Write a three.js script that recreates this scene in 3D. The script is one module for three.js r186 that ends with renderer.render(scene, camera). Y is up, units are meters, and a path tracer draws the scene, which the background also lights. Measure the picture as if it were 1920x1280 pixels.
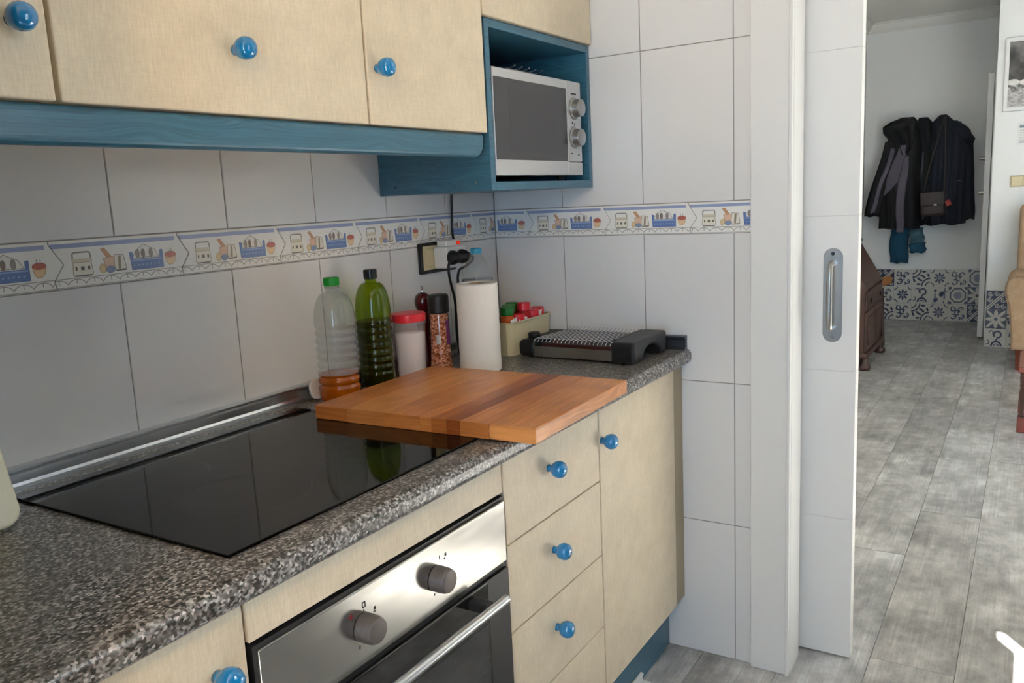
import * as THREE from 'three';
import { RoundedBoxGeometry } from 'three/addons/geometries/RoundedBoxGeometry.js';
import { mergeGeometries, toCreasedNormals } from 'three/addons/utils/BufferGeometryUtils.js';

// ---------------------------------------------------------------- camera, sky, sun, exposure
const scene = new THREE.Scene();
const camera = new THREE.PerspectiveCamera(44.5002, 1.5, 0.05, 60);
camera.rotation.order = 'YXZ';
camera.position.set(1.39382, 1.31496, 2.15044);
camera.rotation.set(-0.169277, 0.561713, -0.049056);
scene.background = new THREE.Color().setRGB(0.42, 0.68, 1.0);
scene.backgroundIntensity = 7.0;
const sun = new THREE.DirectionalLight(new THREE.Color().setRGB(1.0, 0.96, 0.90), 150);
sun.position.set(1.9 + 0.462 * 6, 6, -0.2 + 0.67 * 6);
sun.target.position.set(1.9, 0, -0.2);
sun.castShadow = true;
sun.shadow.mapSize.set(4096, 4096);
Object.assign(sun.shadow.camera, { left: -6, right: 6, top: 6, bottom: -6, near: 0.5, far: 20 });
scene.add(sun, sun.target);
const renderer = new THREE.WebGLRenderer({ antialias: true });
renderer.toneMapping = THREE.LinearToneMapping;
renderer.toneMappingExposure = 1.26;
renderer.shadowMap.enabled = true;

// ---------------------------------------------------------------- helpers
let seed = 7;
const rnd = () => { seed = (seed + 0x6d2b79f5) | 0; let t = Math.imul(seed ^ (seed >>> 15), 1 | seed); t = (t + Math.imul(t ^ (t >>> 7), 61 | t)) ^ t; return ((t ^ (t >>> 14)) >>> 0) / 4294967296; };
const rr = (a, b) => a + (b - a) * rnd();
const V = (x, y, z) => new THREE.Vector3(x, y, z);
const used = new Map();
function numbered(name) {
  const n = used.get(name) ?? 0; used.set(name, n + 1);
  return n ? name + '_' + String(n).padStart(3, '0') : name;
}
function shade(o) { o.traverse((m) => { if (m.isMesh) { m.castShadow = true; m.receiveShadow = true; } }); return o; }
function tag(o, label, category, group) { o.userData.label = label; o.userData.category = category; if (group) o.userData.group = group; return o; }
function thing(name, label, category, [x, y, z] = [0, 0, 0], turn = 0, group) {
  const o = new THREE.Group(); o.name = numbered(name); o.position.set(x, y, z); o.rotation.y = turn; scene.add(o);
  return tag(o, label, category, group);
}
function part(name, geo, m, parent, label) {
  const o = new THREE.Mesh(geo, m); o.name = name; parent.add(o); if (label) o.userData.label = label;
  return o;
}
function copy(o, label, [x, y, z], turn = 0) {
  const c = o.clone(); c.name = numbered(o.name.replace(/_\d\d\d$/, '')); scene.add(c);
  c.position.set(x, y, z); c.rotation.y = turn; c.userData = { ...o.userData, label }; return c;
}
function structure(name, parent = scene) {
  const o = new THREE.Group(); o.name = name; o.userData.kind = 'structure'; parent.add(o); return o;
}
// box-projected texture coordinates in metres
function boxUV(g, ou = 0, ov = 0) {
  const p = g.attributes.position, n = g.attributes.normal, uv = new Float32Array(p.count * 2);
  for (let i = 0; i < p.count; i++) {
    const ax = Math.abs(n.getX(i)), ay = Math.abs(n.getY(i)), az = Math.abs(n.getZ(i)); let u, v;
    if (ay >= ax && ay >= az) { u = p.getZ(i); v = p.getX(i); } else if (ax >= az) { u = p.getZ(i); v = p.getY(i); } else { u = p.getX(i); v = p.getY(i); }
    uv[2 * i] = u + ou; uv[2 * i + 1] = v + ov;
  }
  g.setAttribute('uv', new THREE.BufferAttribute(uv, 2)); return g;
}
// axis-aligned boxes given by their limits; r > 0 rounds the edges
function box(x0, x1, y0, y1, z0, z1, r = 0) {
  const w = x1 - x0, h = y1 - y0, d = z1 - z0;
  const g = r ? new RoundedBoxGeometry(w, h, d, 2, Math.min(r, w / 2.01, h / 2.01, d / 2.01)) : new THREE.BoxGeometry(w, h, d);
  g.translate((x0 + x1) / 2, (y0 + y1) / 2, (z0 + z1) / 2);
  return boxUV(g);
}
const merge = (gs) => mergeGeometries(gs.map((g) => { const q = g.index ? g.toNonIndexed() : g; for (const k of Object.keys(q.attributes)) if (!['position', 'normal', 'uv'].includes(k)) q.deleteAttribute(k); return q; }));
const lathe = (pts, seg = 40) => new THREE.LatheGeometry(pts.map(([r, y]) => new THREE.Vector2(Math.max(r, 0.00001), y)), seg);
const toX = (g) => g.rotateZ(-Math.PI / 2);
function tube(pts, r, seg = 40, rad = 10) { return new THREE.TubeGeometry(new THREE.CatmullRomCurve3(pts.map((p) => (p.isVector3 ? p : V(...p)))), seg, r, rad); }
function bar(a, b, r, rad = 8) {
  const A = V(...a), Bv = V(...b), d = Bv.clone().sub(A), g = new THREE.CylinderGeometry(r, r, d.length(), rad);
  g.applyQuaternion(new THREE.Quaternion().setFromUnitVectors(V(0, 1, 0), d.clone().normalize())); g.translate(...A.add(Bv).multiplyScalar(0.5).toArray()); return g;
}
function roundRect(x0, y0, x1, y1, r, s = new THREE.Shape()) {
  s.moveTo(x0 + r, y0); s.lineTo(x1 - r, y0); s.absarc(x1 - r, y0 + r, r, -Math.PI / 2, 0); s.lineTo(x1, y1 - r); s.absarc(x1 - r, y1 - r, r, 0, Math.PI / 2);
  s.lineTo(x0 + r, y1); s.absarc(x0 + r, y1 - r, r, Math.PI / 2, Math.PI); s.lineTo(x0, y0 + r); s.absarc(x0 + r, y0 + r, r, Math.PI, 1.5 * Math.PI); return s;
}
function poly(pts) { const s = new THREE.Shape(); pts.forEach(([x, y], i) => (i ? s.lineTo(x, y) : s.moveTo(x, y))); s.closePath(); return s; }
function extrude(shape, depth, bevel = 0, seg = 2, curve = 8) {
  return new THREE.ExtrudeGeometry(shape, { depth: depth - 2 * bevel, bevelEnabled: bevel > 0, bevelThickness: bevel, bevelSize: bevel, bevelOffset: -bevel, bevelSegments: seg, curveSegments: curve }).translate(0, 0, bevel);
}
// a shape drawn in (z to the left, y) so that it faces +x
const faceX = (g) => g.rotateY(Math.PI / 2);

// ---------------------------------------------------------------- textures
function canvasTex(w, h, draw, srgb = true) {
  const c = document.createElement('canvas'); c.width = w; c.height = h; draw(c.getContext('2d'), w, h);
  const t = new THREE.CanvasTexture(c); if (srgb) t.colorSpace = THREE.SRGBColorSpace; t.anisotropy = 8; return t;
}
function dataTex(w, h, f, srgb = true, rx = 1, ry = 1) {
  const d = new Uint8Array(w * h * 4);
  for (let y = 0; y < h; y++) for (let x = 0; x < w; x++) { const c = f(x, y), i = (y * w + x) * 4; d[i] = c[0]; d[i + 1] = c[1]; d[i + 2] = c[2]; d[i + 3] = 255; }
  const t = new THREE.DataTexture(d, w, h); t.magFilter = THREE.LinearFilter; t.minFilter = THREE.LinearMipmapLinearFilter; t.generateMipmaps = true;
  t.wrapS = t.wrapT = THREE.RepeatWrapping; t.repeat.set(rx, ry); if (srgb) t.colorSpace = THREE.SRGBColorSpace; t.needsUpdate = true; return t;
}
// wrapping value noise: n cells over the width and m over the height
function noise(n, m) {
  const g = Array.from({ length: n * m }, rnd), s = (t) => t * t * (3 - 2 * t);
  return (u, v) => {
    const x = (((u % 1) + 1) % 1) * n, y = (((v % 1) + 1) % 1) * m, i = Math.floor(x), j = Math.floor(y), a = s(x - i), b = s(y - j), q = (p, r) => g[(r % m) * n + (p % n)];
    return (q(i, j) * (1 - a) + q(i + 1, j) * a) * (1 - b) + (q(i, j + 1) * (1 - a) + q(i + 1, j + 1) * a) * b;
  };
}
const clamp = (v) => Math.max(0, Math.min(255, v));
const mix = (a, b, t) => a.map((v, i) => v + (b[i] - v) * t);

// granite laminate: grains of grey, black and off-white about 3 mm across
const granite = (() => {
  const N = 512, cell = 5, G = Math.floor(N / cell), pts = [];
  for (let i = 0; i < G * G; i++) { const t = rnd(); pts.push([rnd(), rnd(), t < 0.3 ? rr(38, 70) : t < 0.62 ? rr(90, 125) : t < 0.86 ? rr(130, 165) : rr(175, 215), rr(-5, 7)]); }
  return dataTex(N, N, (x, y) => {
    const gx = x / N * G, gy = y / N * G, i = Math.floor(gx), j = Math.floor(gy); let best = 9, b = null;
    for (let a = -1; a < 2; a++) for (let c = -1; c < 2; c++) { const p = pts[((j + c + G) % G) * G + ((i + a + G) % G)], d = (i + a + p[0] - gx) ** 2 * 0.55 + (j + c + p[1] - gy) ** 2; if (d < best) { best = d; b = p; } }
    return [(b[2] + 4 + b[3]) * 0.9, (b[2] + 1) * 0.9, (b[2] - 4) * 0.9];
  }, true, 1 / 0.34, 1 / 0.34);
})();
const linen = (() => {
  const a = noise(256, 24), b = noise(24, 256), c = noise(8, 8);
  return dataTex(512, 512, (x, y) => { const u = x / 512, v = y / 512, n = (a(u, v) - 0.5) * 13 + (b(u, v) - 0.5) * 7 + (c(u, v) - 0.5) * 9; return [219 + n, 203 + n, 175 + n * 0.95]; }, true, 1 / 0.3, 1 / 0.3);
})();
const tealWood = (() => {
  const a = noise(6, 90), b = noise(5, 12), c = noise(30, 200);
  return dataTex(512, 512, (x, y) => { const u = x / 512, v = y / 512, w = b(u, v) * 0.16, n = (a(u, v + w) - 0.5) * 22 + (c(u, v + w) - 0.5) * 12; return [clamp(52 + n * 0.6), clamp(101 + n * 0.8), clamp(122 + n * 0.8)]; }, true, 1 / 0.5, 1 / 0.22);
})();
const plankTex = (() => {
  const a = noise(10, 220), b = noise(24, 24), c = noise(9, 7), d = noise(160, 160), e = noise(50, 12), k2 = noise(60, 36), g2 = noise(7, 40), h2 = noise(30, 60);
  return dataTex(1024, 1024, (x, y) => {
    const u = x / 1024, v = y / 1024; let t = 172 + (a(u, v) - 0.5) * 18 + (b(u, v) - 0.5) * 30 + (c(u, v) - 0.5) * 44 + (d(u, v) - 0.5) * 16 + (e(u, v) - 0.5) * 14 + (k2(u, v) - 0.5) * 22;
    t += 26 * Math.max(0, g2(u, v) * 0.7 + a(u, v) * 0.3 - 0.55) * 2.2 - 34 * Math.max(0, a(u, v) * 0.6 + h2(u, v) * 0.4 - 0.62) * 2.2;
    return [clamp(t), clamp(t), clamp(t - 1)];
  }, true, 1 / 1.6, 1 / 0.8);
})();
const plankBump = dataTex(256, 256, (() => { const a = noise(6, 120), b = noise(40, 40); return (x, y) => { const n = clamp(128 + (a(x / 256, y / 256) - 0.5) * 160 + (b(x / 256, y / 256) - 0.5) * 60); return [n, n, n]; }; })(), false, 1 / 1.2, 1 / 0.4);
const maple = (() => {
  const a = noise(3, 150), b = noise(4, 10), c = noise(12, 60);
  return dataTex(512, 512, (x, y) => { const u = x / 512, v = y / 512, w = b(u, v) * 0.1, n = (a(u, v + w) - 0.5) * 30 + (c(u, v + w) - 0.5) * 20 + (b(v, u) - 0.5) * 22; return [clamp(200 + n), clamp(132 + n * 0.85), clamp(72 + n * 0.6)]; }, true, 1 / 0.5, 1 / 0.25);
})();
const darkWoodTex = (() => {
  const a = noise(60, 5), b = noise(8, 6);
  return dataTex(256, 256, (x, y) => { const u = x / 256, v = y / 256, n = (a(u + b(u, v) * 0.05, v) - 0.5) * 22 + (b(u, v) - 0.5) * 14; return [clamp(70 + n), clamp(44 + n * 0.7), clamp(34 + n * 0.6)]; }, true, 1 / 0.5, 1 / 0.5);
})();
const brushed = dataTex(256, 256, (() => { const a = noise(3, 128), b = noise(12, 10); return (x, y) => { const n = clamp(92 + (a(x / 256, y / 256) - 0.5) * 16 + (b(x / 256, y / 256) - 0.5) * 26); return [n, n, n]; }; })(), false, 1 / 0.6, 1 / 0.12);
const fabricTex = dataTex(256, 256, (() => { const a = noise(128, 128), b = noise(10, 10); return (x, y) => { const n = (a(x / 256, y / 256) - 0.5) * 26 + (b(x / 256, y / 256) - 0.5) * 12; return [clamp(164 + n), clamp(136 + n), clamp(106 + n)]; }; })(), true, 1 / 0.3, 1 / 0.3);
const plasterBump = dataTex(256, 256, (() => { const a = noise(60, 60), b = noise(14, 14); return (x, y) => { const n = clamp(128 + (a(x / 256, y / 256) - 0.5) * 70 + (b(x / 256, y / 256) - 0.5) * 90); return [n, n, n]; }; })(), false, 1 / 0.8, 1 / 0.8);

// kitchenware print of the border tile (250 x 83 mm): jar, utensils, blue box, bowl, lace hem
const borderPrint = canvasTex(1024, 344, (c, w, h) => {
  c.fillStyle = '#efece6'; c.fillRect(0, 0, w, h);
  c.fillStyle = '#c9c2b4'; c.fillRect(0, 0, w, 7);
  c.fillStyle = '#8692bd'; c.fillRect(14, 26, w - 60, 32);
  c.lineJoin = c.lineCap = 'round';
  const path = (pts, fill, stroke, lw = 5) => { c.beginPath(); pts.forEach(([x, y], i) => (i ? c.lineTo(x, y) : c.moveTo(x, y))); c.closePath(); if (fill) { c.fillStyle = fill; c.fill(); } if (stroke) { c.strokeStyle = stroke; c.lineWidth = lw; c.stroke(); } };
  const ell = (x, y, a, b, fill, stroke, r = 0) => { c.beginPath(); c.ellipse(x, y, a, b, r, 0, 7); if (fill) { c.fillStyle = fill; c.fill(); } if (stroke) { c.strokeStyle = stroke; c.lineWidth = 4; c.stroke(); } };
  // jar
  path([[160, 165], [290, 165], [300, 250], [285, 262], [165, 262], [152, 250]], '#e9e2cf', '#8d8674');
  c.strokeStyle = '#7b776c'; c.lineWidth = 11; c.beginPath(); c.moveTo(158, 160); c.lineTo(160, 106); c.quadraticCurveTo(164, 94, 180, 94); c.lineTo(270, 94); c.quadraticCurveTo(286, 94, 288, 106); c.lineTo(292, 160); c.stroke();
  c.fillStyle = '#cfc4a8'; c.fillRect(158, 138, 134, 26); c.fillStyle = '#5e5648';
  for (const [x, n] of [[172, 14], [212, 26], [262, 18]]) { c.fillRect(x, 196, n, 26); c.clearRect(0, 0, 0, 0); }
  c.fillStyle = '#56534d'; c.fillRect(160, 256, 130, 10);
  // pestle, mortar, jar lying, egg, blue ball
  path([[372, 84], [398, 78], [452, 150], [430, 172]], '#c58a5c', '#9c6a45');
  path([[384, 150], [470, 140], [468, 205], [440, 230], [398, 222]], '#ddb193', '#a87c5c');
  path([[470, 128], [540, 138], [556, 240], [474, 248], [462, 210]], '#e5dfd0', '#77705f'); c.fillStyle = '#6e6656'; path([[500, 140], [520, 142], [512, 240], [492, 238]], '#7d745f');
  ell(372, 226, 24, 34, '#d8bd86', '#a58c5c'); ell(430, 236, 34, 24, '#7284a8', '#586a8e'); c.fillStyle = '#4e4a42'; c.fillRect(470, 244, 84, 9);
  // blue box with arched back
  path([[610, 170], [640, 120], [680, 92], [712, 70], [750, 92], [800, 116], [830, 170]], '#e7e4dc', '#87857f');
  for (const x of [655, 700, 765]) ell(x, 140, 15, 34, x === 700 ? '#6c5648' : '#8a7f74', '#5c554d');
  path([[590, 124], [612, 128], [616, 180], [838, 180], [840, 124], [862, 122], [862, 258], [600, 258]], '#4a68a8', '#3a5590');
  c.fillStyle = '#8aa3d4'; c.fillRect(604, 184, 250, 10); for (let x = 622; x < 850; x += 34) ell(x, 226, 7, 7, '#8aa3d4');
  // bowl with red fruit
  path([[884, 168], [976, 168], [962, 222], [940, 244], [912, 244], [894, 222]], '#e2bb87', '#b08453'); ell(930, 166, 46, 22, '#b04a3c', '#8b3a30');
  c.strokeStyle = '#4b463f'; c.lineWidth = 4; for (const x of [916, 940]) { c.beginPath(); c.moveTo(x, 156); c.lineTo(x + 2, 118); c.stroke(); }
  // lace hem
  c.strokeStyle = '#98958b'; c.lineWidth = 6; c.beginPath(); c.moveTo(0, 274); c.lineTo(w, 274); c.stroke(); c.lineWidth = 7;
  for (let x = -20; x < w; x += 128) { c.beginPath(); c.moveTo(x, 318); c.quadraticCurveTo(x + 20, 284, x + 64, 282); c.quadraticCurveTo(x + 108, 284, x + 128, 318); c.stroke(); c.beginPath(); c.moveTo(x + 64, 282); c.lineTo(x + 64, 312); c.stroke(); }
  c.fillStyle = '#a8a49a'; c.fillRect(0, 332, w, 5);
  c.fillStyle = 'rgba(226,224,220,0.2)'; c.fillRect(0, 0, w, h);
});
// blue and white patterned tiles
const azul = [];
function azulejo(k) {
  return canvasTex(128, 128, (c) => {
    c.fillStyle = '#cfccc2'; c.fillRect(0, 0, 128, 128); const ink = ['#3a4560', '#2f3a56', '#4a5468'][k % 3]; c.fillStyle = c.strokeStyle = ink; c.lineCap = 'round';
    const petal = (a, r0, r1, w) => { c.save(); c.translate(64, 64); c.rotate(a); c.beginPath(); c.ellipse((r0 + r1) / 2, 0, (r1 - r0) / 2, w, 0, 0, 7); c.fill(); c.restore(); };
    const curl = (x, y, r, a0, a1, w) => { c.lineWidth = w; c.beginPath(); c.arc(x, y, r, a0, a1); c.stroke(); };
    if (k === 0) { for (let i = 0; i < 8; i++) petal(i * Math.PI / 4, 10, 42, 7); c.fillStyle = '#8790a8'; c.beginPath(); c.arc(64, 64, 9, 0, 7); c.fill(); c.strokeStyle = ink; for (const [x, y] of [[0, 0], [128, 0], [0, 128], [128, 128]]) curl(x, y, 26, 0, 7, 6); }
    if (k === 1) for (const [x, y, s] of [[0, 0, 0], [128, 128, Math.PI]]) { curl(x, y, 60, s, s + 1.57, 9); curl(x, y, 34, s, s + 1.57, 7); for (let i = 0; i < 4; i++) { c.beginPath(); c.ellipse(x + Math.cos(s + 0.2 + i * 0.4) * 84, y + Math.sin(s + 0.2 + i * 0.4) * 84, 15, 7, s + i * 0.4, 0, 7); c.fill(); } }
    if (k === 2) { c.lineWidth = 9; c.beginPath(); for (let i = 0; i <= 8; i++) { const a = i * Math.PI / 4 + Math.PI / 8; c[i ? 'lineTo' : 'moveTo'](64 + 54 * Math.cos(a), 64 + 54 * Math.sin(a)); } c.stroke(); c.fillStyle = '#8b90a0'; c.beginPath(); c.arc(64, 64, 28, 0, 7); c.fill(); c.fillStyle = ink; for (const [x, y] of [[6, 6], [122, 6], [6, 122], [122, 122]]) { c.beginPath(); c.arc(x, y, 15, 0, 7); c.fill(); } }
    if (k === 3) for (const [x, y, a] of [[38, 34, 0.4], [88, 40, 2], [40, 92, 4], [94, 92, 5.2], [64, 64, 1]]) { curl(x, y, 17, a, a + 4, 7); curl(x + 9, y - 5, 7, a, a + 5, 5); c.beginPath(); c.ellipse(x - 12, y + 15, 12, 5, a, 0, 7); c.fill(); }
    if (k === 4) { c.save(); c.beginPath(); c.rect(0, 0, 128, 128); c.clip(); c.fillRect(0, 0, 128, 128); c.strokeStyle = '#cfccc2'; c.lineWidth = 9; for (const o of [-9, 9]) { c.beginPath(); c.moveTo(-6, 134 + o); c.lineTo(134, -6 + o); c.stroke(); } for (const [x, y] of [[26, 24], [64, 20], [24, 62], [104, 66], [70, 104], [106, 106]]) { curl(x, y, 13, 0, 5, 6); curl(x, y, 4, 0, 7, 4); } c.restore(); }
    if (k === 5) { c.fillRect(0, 0, 128, 128); c.fillStyle = '#cfccc2'; for (let i = 0; i < 4; i++) { petal(i * Math.PI / 2, 4, 62, 13); petal(i * Math.PI / 2 + Math.PI / 4, 10, 80, 10); } c.fillStyle = ink; c.beginPath(); c.arc(64, 64, 11, 0, 7); c.fill(); }
    if (k === 6) { curl(78, 40, 22, 2.6, 7.4, 11); curl(40, 26, 12, 3, 7, 6); c.lineWidth = 9; c.beginPath(); c.moveTo(80, 60); c.lineTo(66, 86); c.stroke(); curl(72, 118, 30, 3.3, 6.1, 12); curl(72, 118, 14, 3.3, 6.1, 6); curl(14, 92, 14, 5, 8, 6); }
    if (k === 7) { for (const [x, y, r] of [[40, 100, 14], [80, 56, 15], [38, 30, 9]]) { c.beginPath(); c.ellipse(x, y, r, r * 1.3, 0.5, 0, 7); c.fill(); } c.fillStyle = '#75798a'; c.fillRect(94, 24, 12, 70); c.fillRect(30, 48, 12, 40); for (const [x, y] of [[110, 116], [118, 20], [8, 118]]) curl(x, y, 16, 0, 4, 5); }
  });
}
for (let k = 0; k < 8; k++) azul.push(azulejo(k));

// ---------------------------------------------------------------- materials
const M = (o) => new THREE.MeshStandardMaterial(o), P = (o) => new THREE.MeshPhysicalMaterial(o);
const mat = {
  plaster: M({ color: '#f1f1ed', roughness: 0.9, bumpMap: plasterBump, bumpScale: 0.0015 }),
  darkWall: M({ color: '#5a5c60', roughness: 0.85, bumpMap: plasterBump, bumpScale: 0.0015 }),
  ceiling: M({ color: '#e6e4dd', roughness: 0.95 }),
  tiles: ['#dfdedc', '#dcdcdb', '#e1dfdc'].map((c) => P({ color: c, roughness: 0.16, clearcoat: 0.3, clearcoatRoughness: 0.08 })),
  border: P({ map: borderPrint, roughness: 0.2, clearcoat: 0.3, clearcoatRoughness: 0.1 }),
  grout: M({ color: '#8d8b86', roughness: 0.95 }),
  whitePaint: P({ color: '#e4e3df', roughness: 0.42, clearcoat: 0.15, clearcoatRoughness: 0.3 }),
  planks: ['#ffffff', '#f3f1ee', '#f9f8f6', '#e9e7e4'].map((c) => M({ color: c, map: plankTex, bumpMap: plankBump, bumpScale: 0.0005, roughness: 0.36 })),
  subfloor: M({ color: '#4a4744', roughness: 0.95 }),
  cream: M({ map: linen, roughness: 0.5 }),
  creamEdge: M({ color: '#d8c59c', roughness: 0.5 }),
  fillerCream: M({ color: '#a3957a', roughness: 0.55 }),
  carcass: M({ color: '#cbb78d', roughness: 0.7 }),
  teal: P({ map: tealWood, roughness: 0.36, clearcoat: 0.25, clearcoatRoughness: 0.25 }),
  knob: P({ color: '#087bb4', roughness: 0.1, clearcoat: 1, clearcoatRoughness: 0.05 }),
  granite: M({ map: granite, roughness: 0.3 }),
  aluminium: M({ color: '#c6c9cc', metalness: 1, roughness: 0.28 }),
  darkReflectAluminium: M({ color: '#5b6068', metalness: 0.9, roughness: 0.35 }),  // same aluminium profile, its dark reflection put into the colour
  steel: M({ color: '#b4b3af', metalness: 1, roughnessMap: brushed, roughness: 0.58 }),
  satinSteel: M({ color: '#a9a8a4', metalness: 1, roughness: 0.3 }),
  chrome: M({ color: '#d8d8d8', metalness: 1, roughness: 0.12 }),
  taupe: M({ color: '#655e5a', metalness: 0.35, roughness: 0.42 }),
  blackGlass: P({ color: '#0b0c0d', roughness: 0.04, clearcoat: 0.4, clearcoatRoughness: 0.02 }),
  black: M({ color: '#17181a', roughness: 0.45 }),
  blackGloss: P({ color: '#101113', roughness: 0.2 }),
  darkGrey: M({ color: '#2b2c2e', roughness: 0.5 }),
  silver: M({ color: '#c2c2c0', metalness: 0.25, roughness: 0.38 }),
  silverEdge: M({ color: '#e8e8e6', metalness: 0.3, roughness: 0.3 }),
  microwaveGlass: P({ color: '#4a4a4b', roughness: 0.07, metalness: 0.25 }),
  staves: ['#ffffff', '#f2e4d6', '#f8eee4', '#d9bfa8', '#fff4e6', '#b08a74'].map((c) => P({ color: c, map: maple, roughness: 0.36, clearcoat: 0.12, clearcoatRoughness: 0.3 })),
  pet: P({ color: '#eff1f0', transmission: 0.9, thickness: 0, roughness: 0.07, ior: 1.5 }),
  petGreen: P({ color: '#b9cc34', transmission: 0.97, thickness: 0, roughness: 0.09, ior: 1.45 }),
  petFrost: P({ color: '#faf4f2', transmission: 0.85, thickness: 0, roughness: 0.2 }),
  vinegar: P({ color: '#cf6c0c', transmission: 0.5, thickness: 0, roughness: 0.08, clearcoat: 0.5, clearcoatRoughness: 0.05 }),
  oil: P({ color: '#050601', roughness: 0.4, specularIntensity: 0.4 }),
  water: P({ color: '#ffffff', transmission: 1, thickness: 0.08, ior: 1.33, roughness: 0.01 }),
  capGreen: M({ color: '#119a2e', roughness: 0.35 }), capGreenDark: P({ color: '#0f7d1f', roughness: 0.25 }), capBlue: M({ color: '#3a9dbf', roughness: 0.4 }), capRed: P({ color: '#d8232f', roughness: 0.3 }), lidRed: P({ color: '#e3303c', roughness: 0.35 }),
  salt: M({ color: '#eeebe8', roughness: 0.9 }), orange: M({ color: '#d2601c', roughness: 0.6 }), paprika: M({ color: '#b8161c', roughness: 0.5 }),
  mill: P({ color: '#4a0f14', roughness: 0.15, clearcoat: 0.7, clearcoatRoughness: 0.06 }),
  paper: M({ color: '#ede7dd', roughness: 0.95 }), card: M({ color: '#b59a74', roughness: 0.9 }),
  whitePlastic: P({ color: '#e3e2de', roughness: 0.35 }), creamPlastic: P({ color: '#d8cba4', roughness: 0.38 }), ivory: P({ color: '#e2dcc0', roughness: 0.4 }),
  socketCream: P({ color: '#d6c79c', roughness: 0.35 }),
  redNeon: M({ color: '#d83a22', roughness: 0.25, emissive: '#ff3a18', emissiveIntensity: 0.25 }),
  redDot: M({ color: '#7c1f22', roughness: 0.4 }), ink: M({ color: '#3b3b3b', roughness: 0.7 }),
  darkWood: P({ map: darkWoodTex, roughness: 0.4, clearcoat: 0.2, clearcoatRoughness: 0.3 }),
  redWood: P({ color: '#70301f', roughness: 0.35, clearcoat: 0.3, clearcoatRoughness: 0.2 }), knobWood: M({ color: '#a06a3c', roughness: 0.5 }),
  armchair: M({ map: fabricTex, roughness: 0.95 }), piping: M({ color: '#8c735a', roughness: 0.9 }),
  coatBlack: M({ color: '#0d0e12', roughness: 0.85 }), coatGreen: M({ color: '#11171a', roughness: 0.85 }), coatNavy: M({ color: '#0d1426', roughness: 0.8 }), coatGrey: M({ color: '#5a5560', roughness: 0.9 }), denim: M({ color: '#1f4f68', roughness: 0.9 }), denimLight: M({ color: '#4a6a78', roughness: 0.9 }),
  leather: P({ color: '#2c1d16', roughness: 0.45 }), strap: M({ color: '#2a2624', roughness: 0.7 }),
  heater: M({ color: '#3c1813', roughness: 0.5, metalness: 0.2 }),
  glass: P({ color: '#ffffff', transmission: 1, thickness: 0, roughness: 0, ior: 1.45 }),
  added_terrace: M({ color: '#94989c', roughness: 0.9 }),
};

// ---------------------------------------------------------------- room shell
const KX = 2.2, KZ = 3.2, KY = 2.5, LY = 2.73, LX = 5.0, FZ = -6.48, CZ = -5.2, CX = 1.108;
const DX0 = 0.885, DX1 = 2.05;      // doorway between kitchen and living room
const floor = structure('floor');
part('subfloor', box(-0.15, LX + 0.15, -0.2, -0.006, FZ - 0.15, KZ + 0.15), mat.subfloor, floor);
{ // laminate planks 210 mm wide running along z, laid with staggered ends
  const geos = {};
  const cols = []; for (let x = 0.0; x < LX; x += 0.21) cols.push(x + 0.012 - 0.0);
  let n = 0;
  for (let i = -1; i < 24; i++) {
    const x0 = 0.012 + i * 0.21 + 0.0, x1 = Math.min(x0 + 0.2085, LX);
    if (x0 >= LX) continue;
    const far = x0 > 2.6;
    const zMax = x0 > KX ? -0.28 : (x0 < 0.4 ? -0.28 : KZ);
    const off = { 4: -0.93, 5: -1.4, 6: -0.96 }[i] ?? rr(-2.2, -0.3);
    let z = off - 1.22 * 6;
    for (; z < zMax; z += 1.22) {
      const a = Math.max(z, FZ), b = Math.min(z + 1.2185, zMax); if (b - a < 0.02) continue;
      const g = box(Math.max(x0, -0.0), x1, -0.0058, rr(-0.0004, 0.0004), a, b); boxUV(g, rnd() * 3, rnd() * 2);
      part('plank', g, mat.planks[Math.floor(rnd() * 4)], floor); n++;
    }
  }
}
const ceiling = structure('ceiling');
part('ceiling_slab', box(-0.15, KX + 0.15, KY, KY + 0.4, 0, KZ + 0.15), mat.ceiling, ceiling);
part('ceiling_slab', box(-0.15, LX + 0.15, LY, LY + 0.17, FZ - 0.15, 0), mat.ceiling, ceiling);

// left wall: plaster backing in the living room, tiles in the kitchen
const wallLeft = structure('wall_left');
part('wall_slab', box(-0.15, -0.008, -0.2, LY, FZ - 0.15, KZ + 0.15), mat.plaster, wallLeft);
part('grout', box(-0.009, -0.0012, 0.0, KY, 0.0, KZ), mat.grout, wallLeft);
part('wall_face', box(-0.009, 0.0, 0.0, LY, FZ, -0.28), mat.plaster, wallLeft);
const wallBack = structure('wall_back');
part('wall_slab', box(0, DX0 - 0.012, -0.2, LY, -0.1, -0.008), mat.plaster, wallBack);
part('wall_slab', box(0, DX0 - 0.012, -0.2, LY, -0.28, -0.2), mat.plaster, wallBack);
part('wall_slab', box(DX0 - 0.012, DX1, 2.1, LY, -0.28, -0.002), mat.plaster, wallBack);
const VX0 = 2.4, VX1 = 4.9, VT = 2.35;   // glazed front of the living room beside the kitchen
part('wall_slab', box(DX1, VX0, -0.2, LY, -0.28, 0.0), mat.plaster, wallBack);
part('wall_slab', box(VX1, LX, -0.2, LY, -0.28, 0.0), mat.plaster, wallBack);
part('wall_slab', box(VX0, VX1, VT, LY, -0.28, 0.0), mat.plaster, wallBack);
part('threshold', box(VX0, VX1, -0.2, 0.02, -0.28, 0.0), mat.plaster, wallBack);
part('grout', box(0.0, DX0 - 0.012, 0, KY, -0.009, -0.0012), mat.grout, wallBack);

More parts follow.
